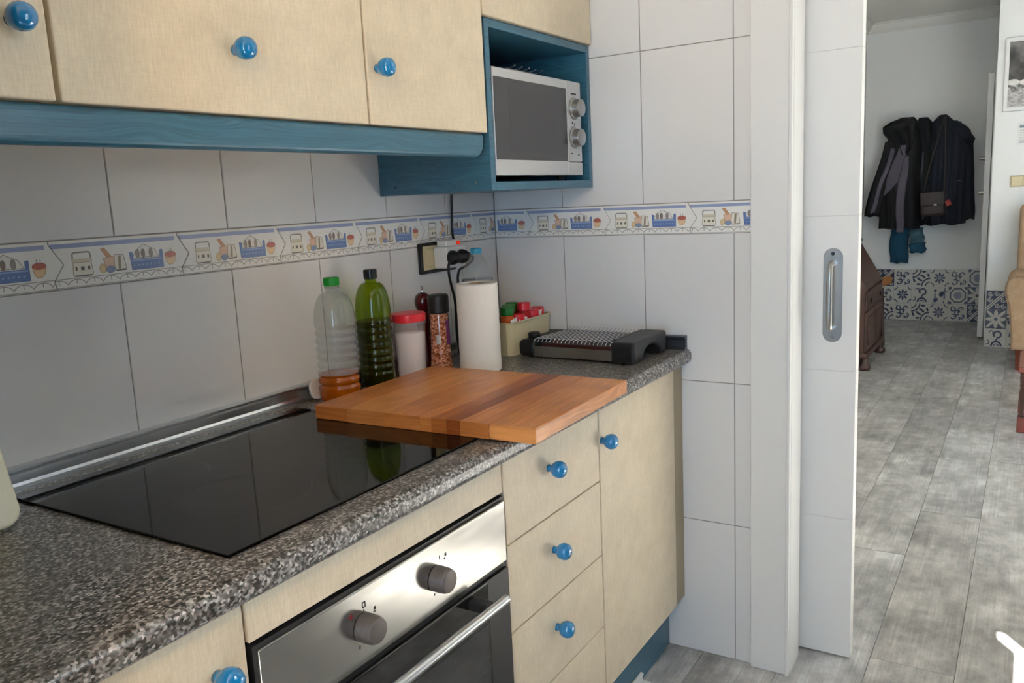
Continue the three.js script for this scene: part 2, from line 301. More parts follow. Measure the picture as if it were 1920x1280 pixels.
// one glazed tile: slab with a small chamfer, face towards +z, lower left corner at the origin
const tileCache = new Map();
function tileGeo(w, h) {
  const key = w.toFixed(4) + 'x' + h.toFixed(4);
  if (!tileCache.has(key)) {
    const g = 0.0011, c = 0.0012, v = [], q = (a, b, d, e) => v.push(...a, ...b, ...d, ...a, ...d, ...e);
    const A = [[g, g], [w - g, g], [w - g, h - g], [g, h - g]], I = [[g + c, g + c], [w - g - c, g + c], [w - g - c, h - g - c], [g + c, h - g - c]];
    q(...I.map((p) => [...p, 0]));
    for (let i = 0; i < 4; i++) { const j = (i + 1) % 4; q([...A[i], -0.0008], [...A[j], -0.0008], [...I[j], 0], [...I[i], 0]); q([...A[i], -0.006], [...A[j], -0.006], [...A[j], -0.0008], [...A[i], -0.0008]); }
    const geo = new THREE.BufferGeometry(); geo.setAttribute('position', new THREE.Float32BufferAttribute(v, 3)); geo.computeVertexNormals(); boxUV(geo);
    const uv = geo.attributes.uv, p = geo.attributes.position; for (let i = 0; i < uv.count; i++) uv.setXY(i, p.getX(i) / w, p.getY(i) / h);
    tileCache.set(key, geo);
  }
  return tileCache.get(key);
}
const BB = 1.2, BT = 1.2826;
function tileOn(wall, name, w, h, at, turn, m) { const t = part(name, tileGeo(w, h), m, wall); t.position.set(...at); t.rotation.y = turn; t.rotation.x += 0; return t; }
const leftJoints = [0, 0.249]; for (let k = 1; k < 9; k++) leftJoints.push(0.249 + k * 0.25);
for (const [y0, y1] of [[0.8, BB], [BT, BT + 0.4]]) for (let k = 0; k + 1 < leftJoints.length; k++)
  tileOn(wallLeft, 'tile', leftJoints[k + 1] - leftJoints[k], y1 - y0, [rr(-0.0004, 0), y0, leftJoints[k + 1]], Math.PI / 2, mat.tiles[Math.floor(rnd() * 3)]);
const backJoints = [0, 0.2345, 0.4845, 0.7345, 0.8];
for (const [y0, y1] of [[0, 0.4], [0.4, 0.8], [0.8, BB], [BT, BT + 0.4], [BT + 0.4, BT + 0.8], [BT + 0.8, KY]]) for (let k = 0; k + 1 < backJoints.length; k++)
  tileOn(wallBack, 'tile', backJoints[k + 1] - backJoints[k], y1 - y0, [backJoints[k], y0, rr(-0.0004, 0)], 0, mat.tiles[Math.floor(rnd() * 3)]);
// border tiles: arrow-pointed ends that fit into each other
function borderGeo(x0, x1, cutL, cutR) {
  const h = BT - BB, g = 0.0008, e = [[0, 1], [0.0, 0.93], [0.022, 0.5], [0.003, 0.17], [0.006, 0]];
  const L = cutL ? [[x0 + g, h - g], [x0 + g, g]] : e.map(([x, y]) => [x0 + x + g, g + y * (h - 2 * g)]);
  const Rr = cutR ? [[x1 - g, h - g], [x1 - g, g]] : e.map(([x, y]) => [x1 + x - g, g + y * (h - 2 * g)]);
  const geo = extrude(poly([...L, ...Rr.reverse()]), 0.006, 0.0006, 1).translate(0, 0, -0.006);
  return geo;
}
function borderUV(geo, start) { const p = geo.attributes.position, uv = geo.attributes.uv; for (let i = 0; i < p.count; i++) uv.setXY(i, (p.getX(i) - start) / 0.25 * 0.98 + 0.005, p.getY(i) / (BT - BB)); return geo; }
for (let k = -1; k < 9; k++) { // along the left wall, reading from +z towards the corner
  const z0 = 0.12 + k * 0.25, cut = k < 0; // tile between joints z0 + .25 (left end) and z0 (right end)
  const t = part('border_tile', borderUV(borderGeo(0, cut ? 0.12 : 0.25, false, cut), 0), mat.border, wallLeft); t.rotation.y = Math.PI / 2; t.position.set(0, BB, z0 + 0.25);
}
for (let k = -1; k < 3; k++) {
  const x0 = 0.1135 + k * 0.25, cutL = k < 0, cutR = k === 2, a = cutL ? 0.1365 : 0, b = cutR ? 0.186 : 0.25;
  const t = part('border_tile', borderUV(borderGeo(a, b, cutL, cutR), 0), mat.border, wallBack); t.position.set(x0, BB, 0);
}
// right kitchen wall with the glazed balcony door
const wallRight = structure('wall_right');
const WZ0 = 0.63, WZ1 = 1.2, WT = 2.2;
part('wall_slab', box(KX, KX + 0.15, -0.2, KY, 0, WZ0), mat.darkWall, wallRight);
part('wall_slab', box(KX, KX + 0.15, -0.2, KY, WZ1, KZ + 0.15), mat.darkWall, wallRight);
part('wall_slab', box(KX, KX + 0.15, WT, KY + 0.2, WZ0, WZ1), mat.darkWall, wallRight);
part('wall_slab', box(KX, KX + 0.15, -0.2, 1.0, WZ0, WZ1), mat.darkWall, wallRight);
const win1 = structure('window_1');
{
  const fr = (y0, y1, z0, z1) => part('window_frame', box(KX + 0.1, KX + 0.14, y0, y1, z0, z1, 0.004), mat.whitePaint, win1);
  fr(1.0, WT, WZ0, 0.662); fr(1.0, WT, 0.78, 0.868); fr(1.0, WT, WZ1 - 0.05, WZ1); fr(2.1, WT, 0.662, 0.78);
  fr(2.1, WT, 0.868, 0.96); fr(2.0, WT, 0.96, WZ1 - 0.05); fr(1.0, 1.06, 0.662, 0.78); fr(1.0, 1.06, 0.868, WZ1 - 0.05);
  part('window_pane', box(KX + 0.118, KX + 0.122, 1.06, 2.1, 0.662, 0.78), mat.glass, win1);
  part('window_pane', box(KX + 0.118, KX + 0.122, 1.06, 2.1, 0.868, WZ1 - 0.05), mat.glass, win1);
}
const wallNear = structure('wall_near');
const NX0 = 0.95, NX1 = 2.1, NY0 = 0.5, NY1 = 2.05;
part('wall_slab', box(-0.15, NX0, -0.2, KY, KZ, KZ + 0.15), mat.darkWall, wallNear);
part('wall_slab', box(NX1, KX + 0.15, -0.2, KY, KZ, KZ + 0.15), mat.darkWall, wallNear);
part('wall_slab', box(NX0, NX1, -0.2, NY0, KZ, KZ + 0.15), mat.darkWall, wallNear);
part('wall_slab', box(NX0, NX1, NY1, KY, KZ, KZ + 0.15), mat.darkWall, wallNear);
part('sun_blocker_slab', box(-0.15, KX + 0.15, 2.35, 2.5, KZ + 0.15, KZ + 2.0), mat.darkWall, wallNear);  // added unseen overhang, keeps direct sun out of the near window
const win3 = structure('window_3');
for (const [a, b] of [[NX0, NX0 + 0.05], [1.475, 1.525], [NX1 - 0.05, NX1]]) part('window_frame', box(a, b, NY0, NY1, KZ + 0.08, KZ + 0.12, 0.004), mat.whitePaint, win3);
for (const [a, b] of [[NY0, NY0 + 0.05], [NY1 - 0.05, NY1]]) part('window_frame', box(NX0 + 0.05, NX1 - 0.05, a, b, KZ + 0.08, KZ + 0.12, 0.004), mat.whitePaint, win3);
for (const [a, b] of [[NX0 + 0.05, 1.475], [1.525, NX1 - 0.05]]) part('window_pane', box(a, b, NY0 + 0.05, NY1 - 0.05, KZ + 0.098, KZ + 0.102), mat.glass, win3);
// living room shell
const wallFar = structure('wall_far');
part('wall_slab', box(-0.15, CX + 0.2, -0.2, LY, FZ - 0.15, FZ), mat.plaster, wallFar);
const wallCorner = structure('wall_passage');
part('wall_slab', box(CX, LX + 0.15, -0.2, LY, FZ, CZ), mat.plaster, wallCorner);
const wallLiving = structure('wall_living');
part('wall_slab', box(LX, LX + 0.15, -0.2, LY, CZ, 0), mat.plaster, wallLiving);
const win2 = structure('window_2');
for (const [a, b] of [[VX0, VX0 + 0.06], [3.62, 3.68], [VX1 - 0.06, VX1]]) part('window_frame', box(a, b, 0.02, VT, -0.12, -0.07, 0.004), mat.whitePaint, win2);
for (const [a, b] of [[0.02, 0.1], [VT - 0.07, VT]]) part('window_frame', box(VX0 + 0.06, VX1 - 0.06, a, b, -0.12, -0.07, 0.004), mat.whitePaint, win2);
for (const [a, b] of [[VX0 + 0.06, 3.62], [3.68, VX1 - 0.06]]) part('window_pane', box(a, b, 0.1, VT - 0.07, -0.097, -0.093), mat.glass, win2);
const added_terrace = structure('added_terrace');  // unseen ground outside, added to bounce daylight into the rooms
part('added_terrace_slab', box(KX + 0.15, 14, -0.25, -0.06, 0.0, 9), mat.added_terrace, added_terrace);
part('added_terrace_slab', box(-6, KX + 0.15, -0.25, -0.06, KZ + 0.15, 9), mat.added_terrace, added_terrace);
part('added_terrace_slab', box(LX + 0.15, 14, -0.25, -0.06, -9, 0.0), mat.added_terrace, added_terrace);
const skyBlocker = structure('wall_sky_blocker');
part('wall_slab', box(5.6, 5.8, -0.25, 4.2, 0.2, 8), mat.added_terrace, skyBlocker);  // added unseen wall, blocks sky light through the right window
// patterned wainscot tiles of the passage and of the living room wall
const azulMats = azul.map((t) => P({ map: t, roughness: 0.3, clearcoat: 0.2, clearcoatRoughness: 0.2 }));
const farPlan = [[1, 4, 3, 1, 0, 3, 2, 1], [2, 3, 0, 6, 7, 2, 5, 3], [3, 1, 3, 1, 0, 3, 4, 1]];
for (let r = 0; r < 3; r++) for (let k = 0; k < 8; k++) {
  const x0 = -0.02 + k * 0.1545, w = k === 7 ? Math.min(0.1545, CX - x0) : 0.1545;
  const t = tileOn(wallFar, 'wainscot_tile', w, 0.159, [x0, 0.001 + (2 - r) * 0.16, FZ + 0.008 + rr(0, 0.0015)], 0, azulMats[farPlan[r][k]]); t.rotation.z = rr(-0.006, 0.006);
}
const sidePlan = [[4, 3, 2], [5, 1, 0], [6, 3, 1]];
for (let r = 0; r < 3; r++) for (let k = 0; k < 3; k++) tileOn(wallCorner, 'wainscot_tile', k ? 0.147 : 0.14, 0.1465, [CX + (k ? 0.141 + (k - 1) * 0.148 : 0), 0.001 + (2 - r) * 0.1475, CZ + 0.008], 0, azulMats[sidePlan[r][k]]);
// crown moulding
const crown = structure('trim_2');
{
  const s = poly([[0, 0], [0.012, 0], [0.016, 0.018], [0.03, 0.03], [0.05, 0.055], [0.056, 0.07], [0.075, 0.075], [0.075, 0.085], [0, 0.085]]);
  part('moulding', extrude(s, CX + 0.0).rotateY(-Math.PI / 2).translate(CX, LY - 0.085, FZ), mat.ceiling, crown);
  part('moulding', extrude(s, CZ - FZ).rotateY(0).translate(0, LY - 0.085, FZ), mat.ceiling, crown);
}

// ---------------------------------------------------------------- doorway: architrave, jamb, sliding door
const trim1 = structure('trim_1');
part('architrave', box(0.781, 0.8745, 0, 2.16, 0.001, 0.013, 0.002), mat.whitePaint, trim1);
part('architrave_lip', box(0.8748, 0.8838, 0, 2.16, 0.002, 0.0185, 0.002), mat.whitePaint, trim1);
part('jamb', box(0.873, 0.8846, 0, 2.1, -0.1, 0.0015, 0.0005), mat.whitePaint, trim1);
part('jamb', box(0.873, 0.8846, 0, 2.1, -0.28, -0.2, 0.001), mat.whitePaint, trim1);
part('head_lining', box(0.8846, DX1, 2.085, 2.1, -0.28, 0.0, 0.001), mat.whitePaint, trim1);
part('head_architrave', box(0.781, DX1 + 0.1, 2.1, 2.2, 0.001, 0.013, 0.002), mat.whitePaint, trim1);
const door = structure('door_1');
{
  const z0 = -0.182, z1 = -0.142, x0 = 0.35, x1 = 1.014;
  const ys = [0.006, 0.41, 0.822, 1.231, 1.643, 2.075];
  for (let i = 0; i + 1 < ys.length; i++) part('door_panel', box(x0, x1, ys[i] + (i ? 0.0006 : 0), ys[i + 1] - 0.0006, z0, z1, 0.0012), mat.whitePaint, door);
  part('door_core', box(x0, x1 - 0.002, 0.01, 2.07, z0 + 0.002, z1 - 0.002), mat.whitePaint, door);
  const h = part('handle_plate', extrude(roundRect(0.929, 0.9, 0.977, 1.148, 0.0235), 0.003, 0.0008, 2, 16).translate(0, 0, z1), mat.satinSteel, door, 'brushed steel handle plate with rounded ends');
  part('handle_bow', tube([[0.953, 1.108, z1], [0.953, 1.108, z1 + 0.02], [0.953, 1.102, z1 + 0.036], [0.953, 1.085, z1 + 0.043], [0.953, 1.02, z1 + 0.045], [0.953, 0.96, z1 + 0.043], [0.953, 0.943, z1 + 0.036], [0.953, 0.938, z1 + 0.02], [0.953, 0.938, z1]], 0.0075, 80, 14), mat.satinSteel, h);
  for (const y of [1.134, 0.914]) part('screw', new THREE.CylinderGeometry(0.005, 0.005, 0.002, 16).rotateX(Math.PI / 2).translate(0.953, y, z1 + 0.0035), mat.chrome, h);
}

// ---------------------------------------------------------------- kitchen: fitted units
const TOP = 0.888;
const knobGeo = toX(lathe([[0.0, 0], [0.0085, 0], [0.0075, 0.004], [0.0072, 0.007], [0.0105, 0.0095], [0.0148, 0.0135], [0.0174, 0.0205], [0.0174, 0.027], [0.015, 0.0335], [0.0105, 0.037], [0.005, 0.0387], [0, 0.039]], 32));
function knobOn(door, x, y, z) { const k = part('knob', knobGeo, mat.knob, door, 'round glossy blue knob'); k.position.set(x, y, z); return k; }
// geometry is written in room coordinates; a unit's group stands at its base and its parts are shifted back
function unit(name, label, category, base, group) { const o = thing(name, label, category, base, 0, group); o.userData.label = label; o.add = o.add; return o; }
const rel = (g, o) => g.translate(-o.position.x, -o.position.y, -o.position.z);
function up(o, name, g, m, label) { return part(name, rel(g, o), m, o, label); }

// wall cabinets
const WF = 0.3455, WB = 0.326;
function wallCabinet(z0, z1, y0, y1, label, knobs) {
  const c = thing('wall_cabinet', label, 'cabinet', [0, y0, (z0 + z1) / 2], 0, 'cream fronted wall cabinets');
  up(c, 'carcass', box(0.002, WB - 0.002, y0 + 0.004, y1, z0 + 0.001, z1 - 0.001), mat.carcass, c);
  const d = up(c, 'door', box(WB, WF, y0, y1, z0 + 0.0015, z1 - 0.0015, 0.003), mat.cream);
  for (const [y, z] of knobs) knobOn(d, WF, y - y0, z - (z0 + z1) / 2);
  return c;
}
const DY = 1.4625;
wallCabinet(1.525, 1.815, DY, 2.3, 'leftmost cream wall cabinet, its blue knob close to the door joint', [[1.554, 1.57]]);
wallCabinet(0.938, 1.522, DY, 2.3, 'widest cream wall cabinet, above the black hob, with one centred blue knob', [[1.558, 1.236]]);
wallCabinet(0.542, 0.935, DY, 2.3, 'cream wall cabinet beside the open blue microwave shelf, blue knob near its left edge', [[1.564, 0.907]]);
wallCabinet(0.004, 0.538, 1.7165, 2.3, 'plain cream wall cabinet without a visible knob, directly above the blue microwave shelf', []);
{ // pelmet below the wall cabinets, lower right corner rounded
  const p = thing('light_pelmet', 'long blue wooden pelmet board with rounded end running under the cream wall cabinets', 'pelmet', [0.3, 1.408, 1.3]);
  const s = new THREE.Shape(); const z0 = 0.5525, z1 = 1.815, y0 = 1.409, y1 = DY - 0.0015, r = 0.03;
  s.moveTo(-z1, y0); s.lineTo(-z0 - r, y0); s.absarc(-z0 - r, y0 + r, r, -Math.PI / 2, 0); s.lineTo(-z0, y1); s.lineTo(-z1, y1); s.closePath();
  const g = extrude(s, 0.026, 0.011, 5, 12); g.rotateY(Math.PI / 2).translate(0.316, 0, 0); boxUV(g);
  up(p, 'board', g, mat.teal);
}
{ // open microwave shelf
  const y0 = 1.336, y1 = 1.7145, z1 = 0.523, f = 0.336, t = 0.019;
  const n = thing('microwave_shelf', 'open blue stained wooden niche in the corner that holds the microwave', 'shelf', [0, y0, z1 / 2]);
  up(n, 'side_panel', box(0.002, f, y0, y1, z1 - t, z1, 0.001), mat.teal); up(n, 'side_panel', box(0.002, f, y0, y1, 0.003, 0.003 + t, 0.001), mat.teal);
  up(n, 'bottom_panel', box(0.002, f, y0, y0 + t, 0.003 + t, z1 - t, 0.001), mat.teal); up(n, 'top_panel', box(0.002, f, y1 - t, y1, 0.003 + t, z1 - t, 0.001), mat.teal);
  up(n, 'back_panel', box(0.002, 0.008, y0 + t, y1 - t, 0.003 + t, z1 - t), mat.teal);
  for (const x of [0.054, 0.292]) up(n, 'screw_hole', new THREE.CylinderGeometry(0.0028, 0.0028, 0.0012, 12).rotateX(Math.PI / 2).translate(x, 1.3555, z1 + 0.0004), x < 0.1 ? mat.black : mat.satinSteel);
}
{ // microwave
  const f = 0.334, y0 = 1.3695, y1 = 1.614, z0 = 0.058, z1 = 0.4945, zs = 0.139;
  const m = thing('microwave', 'silver microwave oven with grey glass door and two round dials in the blue niche', 'microwave', [0.2, 1.3551, 0.275]);
  up(m, 'case', box(0.02, f - 0.028, y0 + 0.004, y1 - 0.003, z0 + 0.004, z1 - 0.004, 0.004), mat.silver);
  const d = up(m, 'door', box(f - 0.027, f, y0, y1, zs + 0.0012, z1, 0.004), mat.silver, 'silver framed door with dark grey glass');
  const win = part('door_glass', rel(box(f - 0.002, f + 0.001, 1.4055, 1.592, zs + 0.004, z1 - 0.002, 0.001), m), mat.microwaveGlass, d, 'dark grey glass');
  part('inner_window', rel(box(f + 0.0002, f + 0.0012, 1.424, 1.572, 0.205, 0.43), m), M({ color: '#3e3e40', roughness: 0.12 }), d);
  part('door_edge', rel(box(f - 0.02, f + 0.0012, y0 + 0.002, y1 - 0.002, zs + 0.0006, zs + 0.0022), m), mat.silverEdge, d);
  const pnl = up(m, 'control_panel', box(f - 0.027, f, 1.4045, y1, z0, zs - 0.0008, 0.003), mat.silver);
  up(m, 'bottom_strip', box(f - 0.027, f, y0, 1.4035, z0, zs - 0.0008, 0.003), mat.silver);
  for (const [y, z] of [[1.544, 0.0985], [1.4675, 0.1015]]) {
    const r = up(m, 'dial', toX(lathe([[0, 0], [0.028, 0], [0.0285, 0.003], [0.025, 0.004], [0.0235, 0.006], [0.0225, 0.02], [0.0215, 0.0235], [0, 0.0238]], 48)).translate(f, y, z), mat.satinSteel, 'round brushed metal dial');
    for (let i = 0; i < 11; i++) { const a = -2.3 + i * 0.46; part('dial_mark', rel(box(f, f + 0.0004, y + 0.0305 * Math.cos(a) - 0.001, y + 0.0305 * Math.cos(a) + 0.001, z + 0.0305 * Math.sin(a) - 0.0005, z + 0.0305 * Math.sin(a) + 0.0005), m), mat.ink, pnl); }
  }
  for (const [y, z, h, w] of [[1.581, 0.1, 0.004, 0.03], [1.5065, 0.11, 0.005, 0.006], [1.5035, 0.098, 0.004, 0.005], [1.426, 0.118, 0.003, 0.011], [1.423, 0.08, 0.003, 0.009]]) part('print', rel(box(f, f + 0.0004, y - h / 2, y + h / 2, z - w / 2, z + w / 2), m), mat.ink, pnl);
  for (const [x, z] of [[0.05, 0.09], [0.05, 0.46], [0.28, 0.09], [0.28, 0.46]]) up(m, 'foot', new THREE.CylinderGeometry(0.012, 0.01, 0.0155, 16).translate(x, 1.36285, z), mat.black);
}
{ // wire rack on the microwave
  const r = thing('wire_rack', 'small chrome wire rack lying on top of the silver microwave', 'rack', [0.18, 1.6115, 0.22]);
  for (let i = 0; i < 5; i++) { const z = 0.135 + i * 0.035; up(r, 'wire', merge([tube([[0.06, 1.6125, z], [0.06, 1.638, z], [0.08, 1.642, z], [0.25, 1.642, z], [0.262, 1.646, z]], 0.0016, 30, 6), new THREE.SphereGeometry(0.0026, 8, 6).translate(0.262, 1.646, z)]), mat.chrome); }
  for (const x of [0.09, 0.24]) up(r, 'cross_wire', merge([bar([x, 1.6405, 0.125], [x, 1.6405, 0.285], 0.0018), bar([x, 1.6125, 0.127], [x, 1.6405, 0.127], 0.0018), bar([x, 1.6125, 0.283], [x, 1.6405, 0.283], 0.0018)]), mat.chrome);
}

// base units
const BF = 0.592, BK = 0.573, FB = 0.164;
function baseUnit(name, label, z0, z1, fronts, group = 'cream fronted base units') {
  const c = thing(name, label, 'cabinet', [0, 0.15, (z0 + z1) / 2], 0, group);
  up(c, 'carcass', box(0.03, BK - 0.003, FB + 0.004, 0.849, z0 + 0.001, z1 - 0.001), mat.carcass);
  for (const [kind, a, b, ky, kz] of fronts) {
    const d = up(c, kind, box(BK, BF, a, b, z0 + 0.0018, z1 - 0.0018, 0.002), mat.cream);
    if (ky) knobOn(d, BF, ky - 0.15, kz - (z0 + z1) / 2);
  }
  return c;
}
baseUnit('base_cabinet', 'cream base cabinet left of the oven, only the top of its door showing', 1.5255, 1.81, [['door', FB, 0.847, 0.771, 1.5725]]);
{
  const c = thing('oven_housing', 'cream blank panel of the oven unit between the granite worktop and the steel oven', 'cabinet', [0, 0.15, 1.227], 0);
  up(c, 'carcass', merge([box(0.03, BK - 0.003, FB, 0.849, 0.9325, 0.946), box(0.03, BK - 0.003, FB, 0.849, 1.508, 1.5225), box(0.03, BK - 0.003, 0.8, 0.849, 0.946, 1.508), box(0.03, BK - 0.003, FB, 0.182, 0.946, 1.508)]), mat.carcass);
  up(c, 'blank_panel', box(BK, BF, 0.787, 0.847, 0.9345, 1.5215, 0.002), mat.cream);
}
baseUnit('drawer_unit', 'cream unit of four drawers with blue knobs, right of the oven', 0.534, 0.931, [['drawer', 0.6815, 0.847, 0.781, 0.7615], ['drawer', 0.5055, 0.6785, 0.605, 0.754], ['drawer', 0.3295, 0.5025, 0.435, 0.755], ['drawer', FB, 0.3265, 0.26, 0.755]]);
{
  const c = baseUnit('base_cabinet', 'cream base cabinet with one tall door at the tiled end wall, single blue knob', 0.072, 0.532, [['door', FB, 0.847, 0.771, 0.5195]]);
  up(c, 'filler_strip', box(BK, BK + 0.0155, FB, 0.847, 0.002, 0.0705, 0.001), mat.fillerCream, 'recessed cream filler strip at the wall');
}
{ // added out of view to block light: tall box built as a refrigerator
  const f = thing('added_fridge', 'tall graphite grey light blocker in refrigerator form, added unseen at the near worktop end', 'added_fridge', [0.35, 0, 2.23]), m = M({ color: '#4c4e52', metalness: 0.3, roughness: 0.45 });
  up(f, 'case', box(0.02, 0.715, 0.03, 2.15, 1.935, 2.53, 0.006), m);
  for (const [y0, y1, a, c] of [[0.04, 0.72, 0.45, 0.68], [0.728, 2.148, 0.78, 1.2]]) { const d = up(f, 'door', box(0.718, 0.78, y0, y1, 1.935, 2.53, 0.008), m); part('handle', rel(bar([0.805, a, 2.47], [0.805, c, 2.47], 0.009), f), mat.aluminium, d); for (const y of [a + 0.03, c - 0.03]) part('handle_post', rel(bar([0.775, y, 2.47], [0.805, y, 2.47], 0.006), f), mat.aluminium, d); }
  for (const z of [1.88, 2.47]) for (const x of [0.08, 0.58]) up(f, 'foot', new THREE.CylinderGeometry(0.02, 0.02, 0.03, 12).translate(x, 0.015, z), mat.black);
}
{
  const p = thing('plinth', 'blue plinth board under the cream base units', 'plinth', [0.53, 0, 1.1]);
  up(p, 'board', box(0.527, 0.543, 0.004, FB - 0.002, 0.045, 1.81, 0.001), mat.teal); up(p, 'end_board', box(0.52, 0.5395, 0.004, FB - 0.002, 0.002, 0.0445, 0.001), mat.teal);
  const s = new THREE.Shape(); s.moveTo(-1.81, 0.0015); s.lineTo(-0.213, 0.0015); s.lineTo(-0.222, 0.012); s.lineTo(-0.212, 0.02); s.lineTo(-0.225, 0.032); s.lineTo(-1.81, 0.026); s.closePath();
  up(p, 'seal_strip', merge([extrude(s, 0.003).rotateY(Math.PI / 2).translate(0.5435, 0, 0), box(0.546, 0.568, 0.0005, 0.003, 0.215, 1.81)]), mat.whitePlastic, 'white seal strip with torn end');
}
{ // built-in oven
  const f = 0.6, o = thing('oven', 'built-in oven with brushed steel panel, two dials and black glass door', 'oven', [0.3, 0.19, 1.227]);
  up(o, 'housing', box(0.1, 0.575, 0.19, 0.776, 0.948, 1.506), mat.darkGrey);
  up(o, 'trim', box(0.575, 0.594, 0.187, 0.782, 0.937, 1.5205), mat.black);
  const pnl = up(o, 'control_panel', box(0.585, f, 0.661, 0.7765, 0.9425, 1.5155, 0.0025), mat.steel, 'brushed steel control panel');
  for (const z of [1.328, 1.1545]) {
    up(o, 'dial', toX(lathe([[0, 0], [0.021, 0], [0.0212, 0.002], [0.0212, 0.011], [0.0205, 0.0112], [0.0205, 0.0122], [0.0212, 0.0124], [0.0206, 0.022], [0.019, 0.0265], [0.0178, 0.0285], [0, 0.0288]], 48)).translate(f, 0.7175, z), mat.taupe, 'grey brown round dial');
  }
  part('indicator', rel(toX(new THREE.CylinderGeometry(0.0035, 0.0035, 0.0012, 16)).translate(f, 0.744, 1.352), o), mat.redDot, pnl, 'dark red indicator lamp');
  for (const [y, z, h, w] of [[0.75, 1.327, 0.009, 0.0016], [0.75, 1.3215, 0.009, 0.0016], [0.754, 1.3243, 0.0015, 0.0065], [0.7465, 1.3245, 0.0015, 0.006], [0.741, 1.325, 0.005, 0.0015], [0.735, 1.302, 0.005, 0.004], [0.73, 1.303, 0.0015, 0.006], [0.691, 1.339, 0.005, 0.002], [0.748, 1.142, 0.007, 0.0015], [0.747, 1.126, 0.005, 0.004], [0.741, 1.129, 0.003, 0.003], [0.692, 1.161, 0.004, 0.002], [0.735, 1.347, 0.003, 0.003]]) part('mark', rel(box(f - 0.0002, f + 0.0004, y - h / 2, y + h / 2, z - w / 2, z + w / 2), o), mat.ink, pnl);
  const d = up(o, 'door', box(0.584, f + 0.0015, 0.192, 0.6495, 0.9425, 1.5155, 0.003), mat.blackGlass, 'black glass door');
  part('door_window', rel(box(f + 0.0012, f + 0.0022, 0.24, 0.572, 1.02, 1.44), o), P({ color: '#2a2b2b', roughness: 0.06, clearcoat: 0.5, clearcoatRoughness: 0.03 }), d);
  part('door_side_trim', rel(box(f + 0.001, f + 0.002, 0.193, 0.6485, 0.9435, 1.012), o), M({ color: '#3a3a3a', metalness: 0.5, roughness: 0.35 }), d);
  part('handle', rel(bar([0.645, 0.6305, 1.02], [0.645, 0.6305, 1.438], 0.0085, 20), o), mat.aluminium, d, 'round brushed aluminium handle bar');
  for (const z of [1.062, 1.396]) part('handle_bracket', rel(box(0.6, 0.641, 0.622, 0.639, z - 0.011, z + 0.011, 0.003), o), mat.black, d);
}

// ---------------------------------------------------------------- worktop, upstands, hob
{
  const s = new THREE.Shape(), b = 0.8505, x = 0.6165, r = 0.013;
  s.moveTo(0.002, b); s.lineTo(x - r, b); s.absarc(x - r, b + r, r, -Math.PI / 2, 0); s.lineTo(x, TOP - r); s.absarc(x - r, TOP - r, r, 0, Math.PI / 2); s.lineTo(0.002, TOP); s.closePath();
  const g = boxUV(extrude(s, 1.81, 0, 1, 10).translate(0, 0, 0.001));
  const w = thing('worktop', 'speckled grey granite look worktop with rounded front edge along the tiled wall', 'worktop', [0.3, 0.85, 1.1]);
  up(w, 'slab', g, mat.granite);
}
function upstandShape() { return poly([[0.001, 0], [0.022, 0], [0.022, 0.004], [0.016, 0.007], [0.014, 0.012], [0.014, 0.026], [0.016, 0.03], [0.021, 0.033], [0.021, 0.0365], [0.012, 0.038], [0.001, 0.038]]); }
{
  const u = thing('upstand', 'aluminium upstand profile along the back of the worktop behind the hob', 'upstand', [0.01, TOP, 1.2]);
  up(u, 'profile', extrude(upstandShape(), 1.81 - 0.03).translate(0, TOP, 0.03), mat.aluminium);
  up(u, 'joint_cover', box(0.001, 0.0235, TOP, TOP + 0.0392, 0.806, 0.822, 0.002), mat.silver, 'pale grey joint cover');
  const v = thing('upstand', 'aluminium upstand along the end wall, dark reflection in its colour, beside the table grill', 'upstand', [0.3, TOP, 0.01]);
  up(v, 'profile', extrude(upstandShape(), 0.605 - 0.024).rotateY(-Math.PI / 2).translate(0.605, TOP, 0), mat.darkReflectAluminium);
}
{
  const ring = canvasTex(1024, 880, (c) => {
    c.fillStyle = '#08090a'; c.fillRect(0, 0, 1024, 880); c.strokeStyle = '#2a2c2d';
    for (const [x, y, r] of [[300, 590, 165], [300, 235, 120], [745, 255, 170], [745, 640, 125]]) { c.lineWidth = 5; c.beginPath(); c.arc(x, y, r, 0, 7); c.stroke(); c.lineWidth = 2; c.beginPath(); c.arc(x, y, r + 16, 0, 7); c.stroke(); }
  });
  const h = thing('hob', 'black glass ceramic hob with faint cooking rings set in the granite worktop', 'hob', [0.31, TOP, 1.21]);
  const x0 = 0.057, x1 = 0.557, z0 = 0.912, z1 = 1.512;
  const g = box(x0, x1, TOP + 0.0004, TOP + 0.0048, z0, z1, 0.0015), p = g.attributes.position, uv = g.attributes.uv;
  for (let i = 0; i < p.count; i++) uv.setXY(i, (z1 - p.getZ(i)) / (z1 - z0), (x1 - p.getX(i)) / (x1 - x0));
  up(h, 'glass_plate', g, P({ map: ring, roughness: 0.05, specularIntensity: 0.32 }));
}

// ---------------------------------------------------------------- things on the worktop
{ // butcher block board made of staves
  const b = thing('cutting_board', 'large brown butcher block chopping board overlapping the hob and the front of the worktop', 'board', [0.419, TOP + 0.0052, 0.757], 0.026);
  const W = 0.512, D = 0.408, H = 0.0285, cuts = [-0.256, -0.17, -0.078, 0.008, 0.034, 0.068, 0.098, 0.16, 0.256];
  const tone = [1, 0, 2, 4, 3, 5, 1, 0];
  for (let i = 0; i + 1 < cuts.length; i++) {
    const g = box(cuts[i] + 0.0001, cuts[i + 1] - 0.0001, 0, H + rr(-0.0002, 0.0002), -D / 2, D / 2, i === 0 || i === cuts.length - 2 ? 0.0022 : 0.0008); boxUV(g, rnd() * 3, rnd() * 3);
    part('stave', g, mat.staves[tone[i]], b);
  }
}
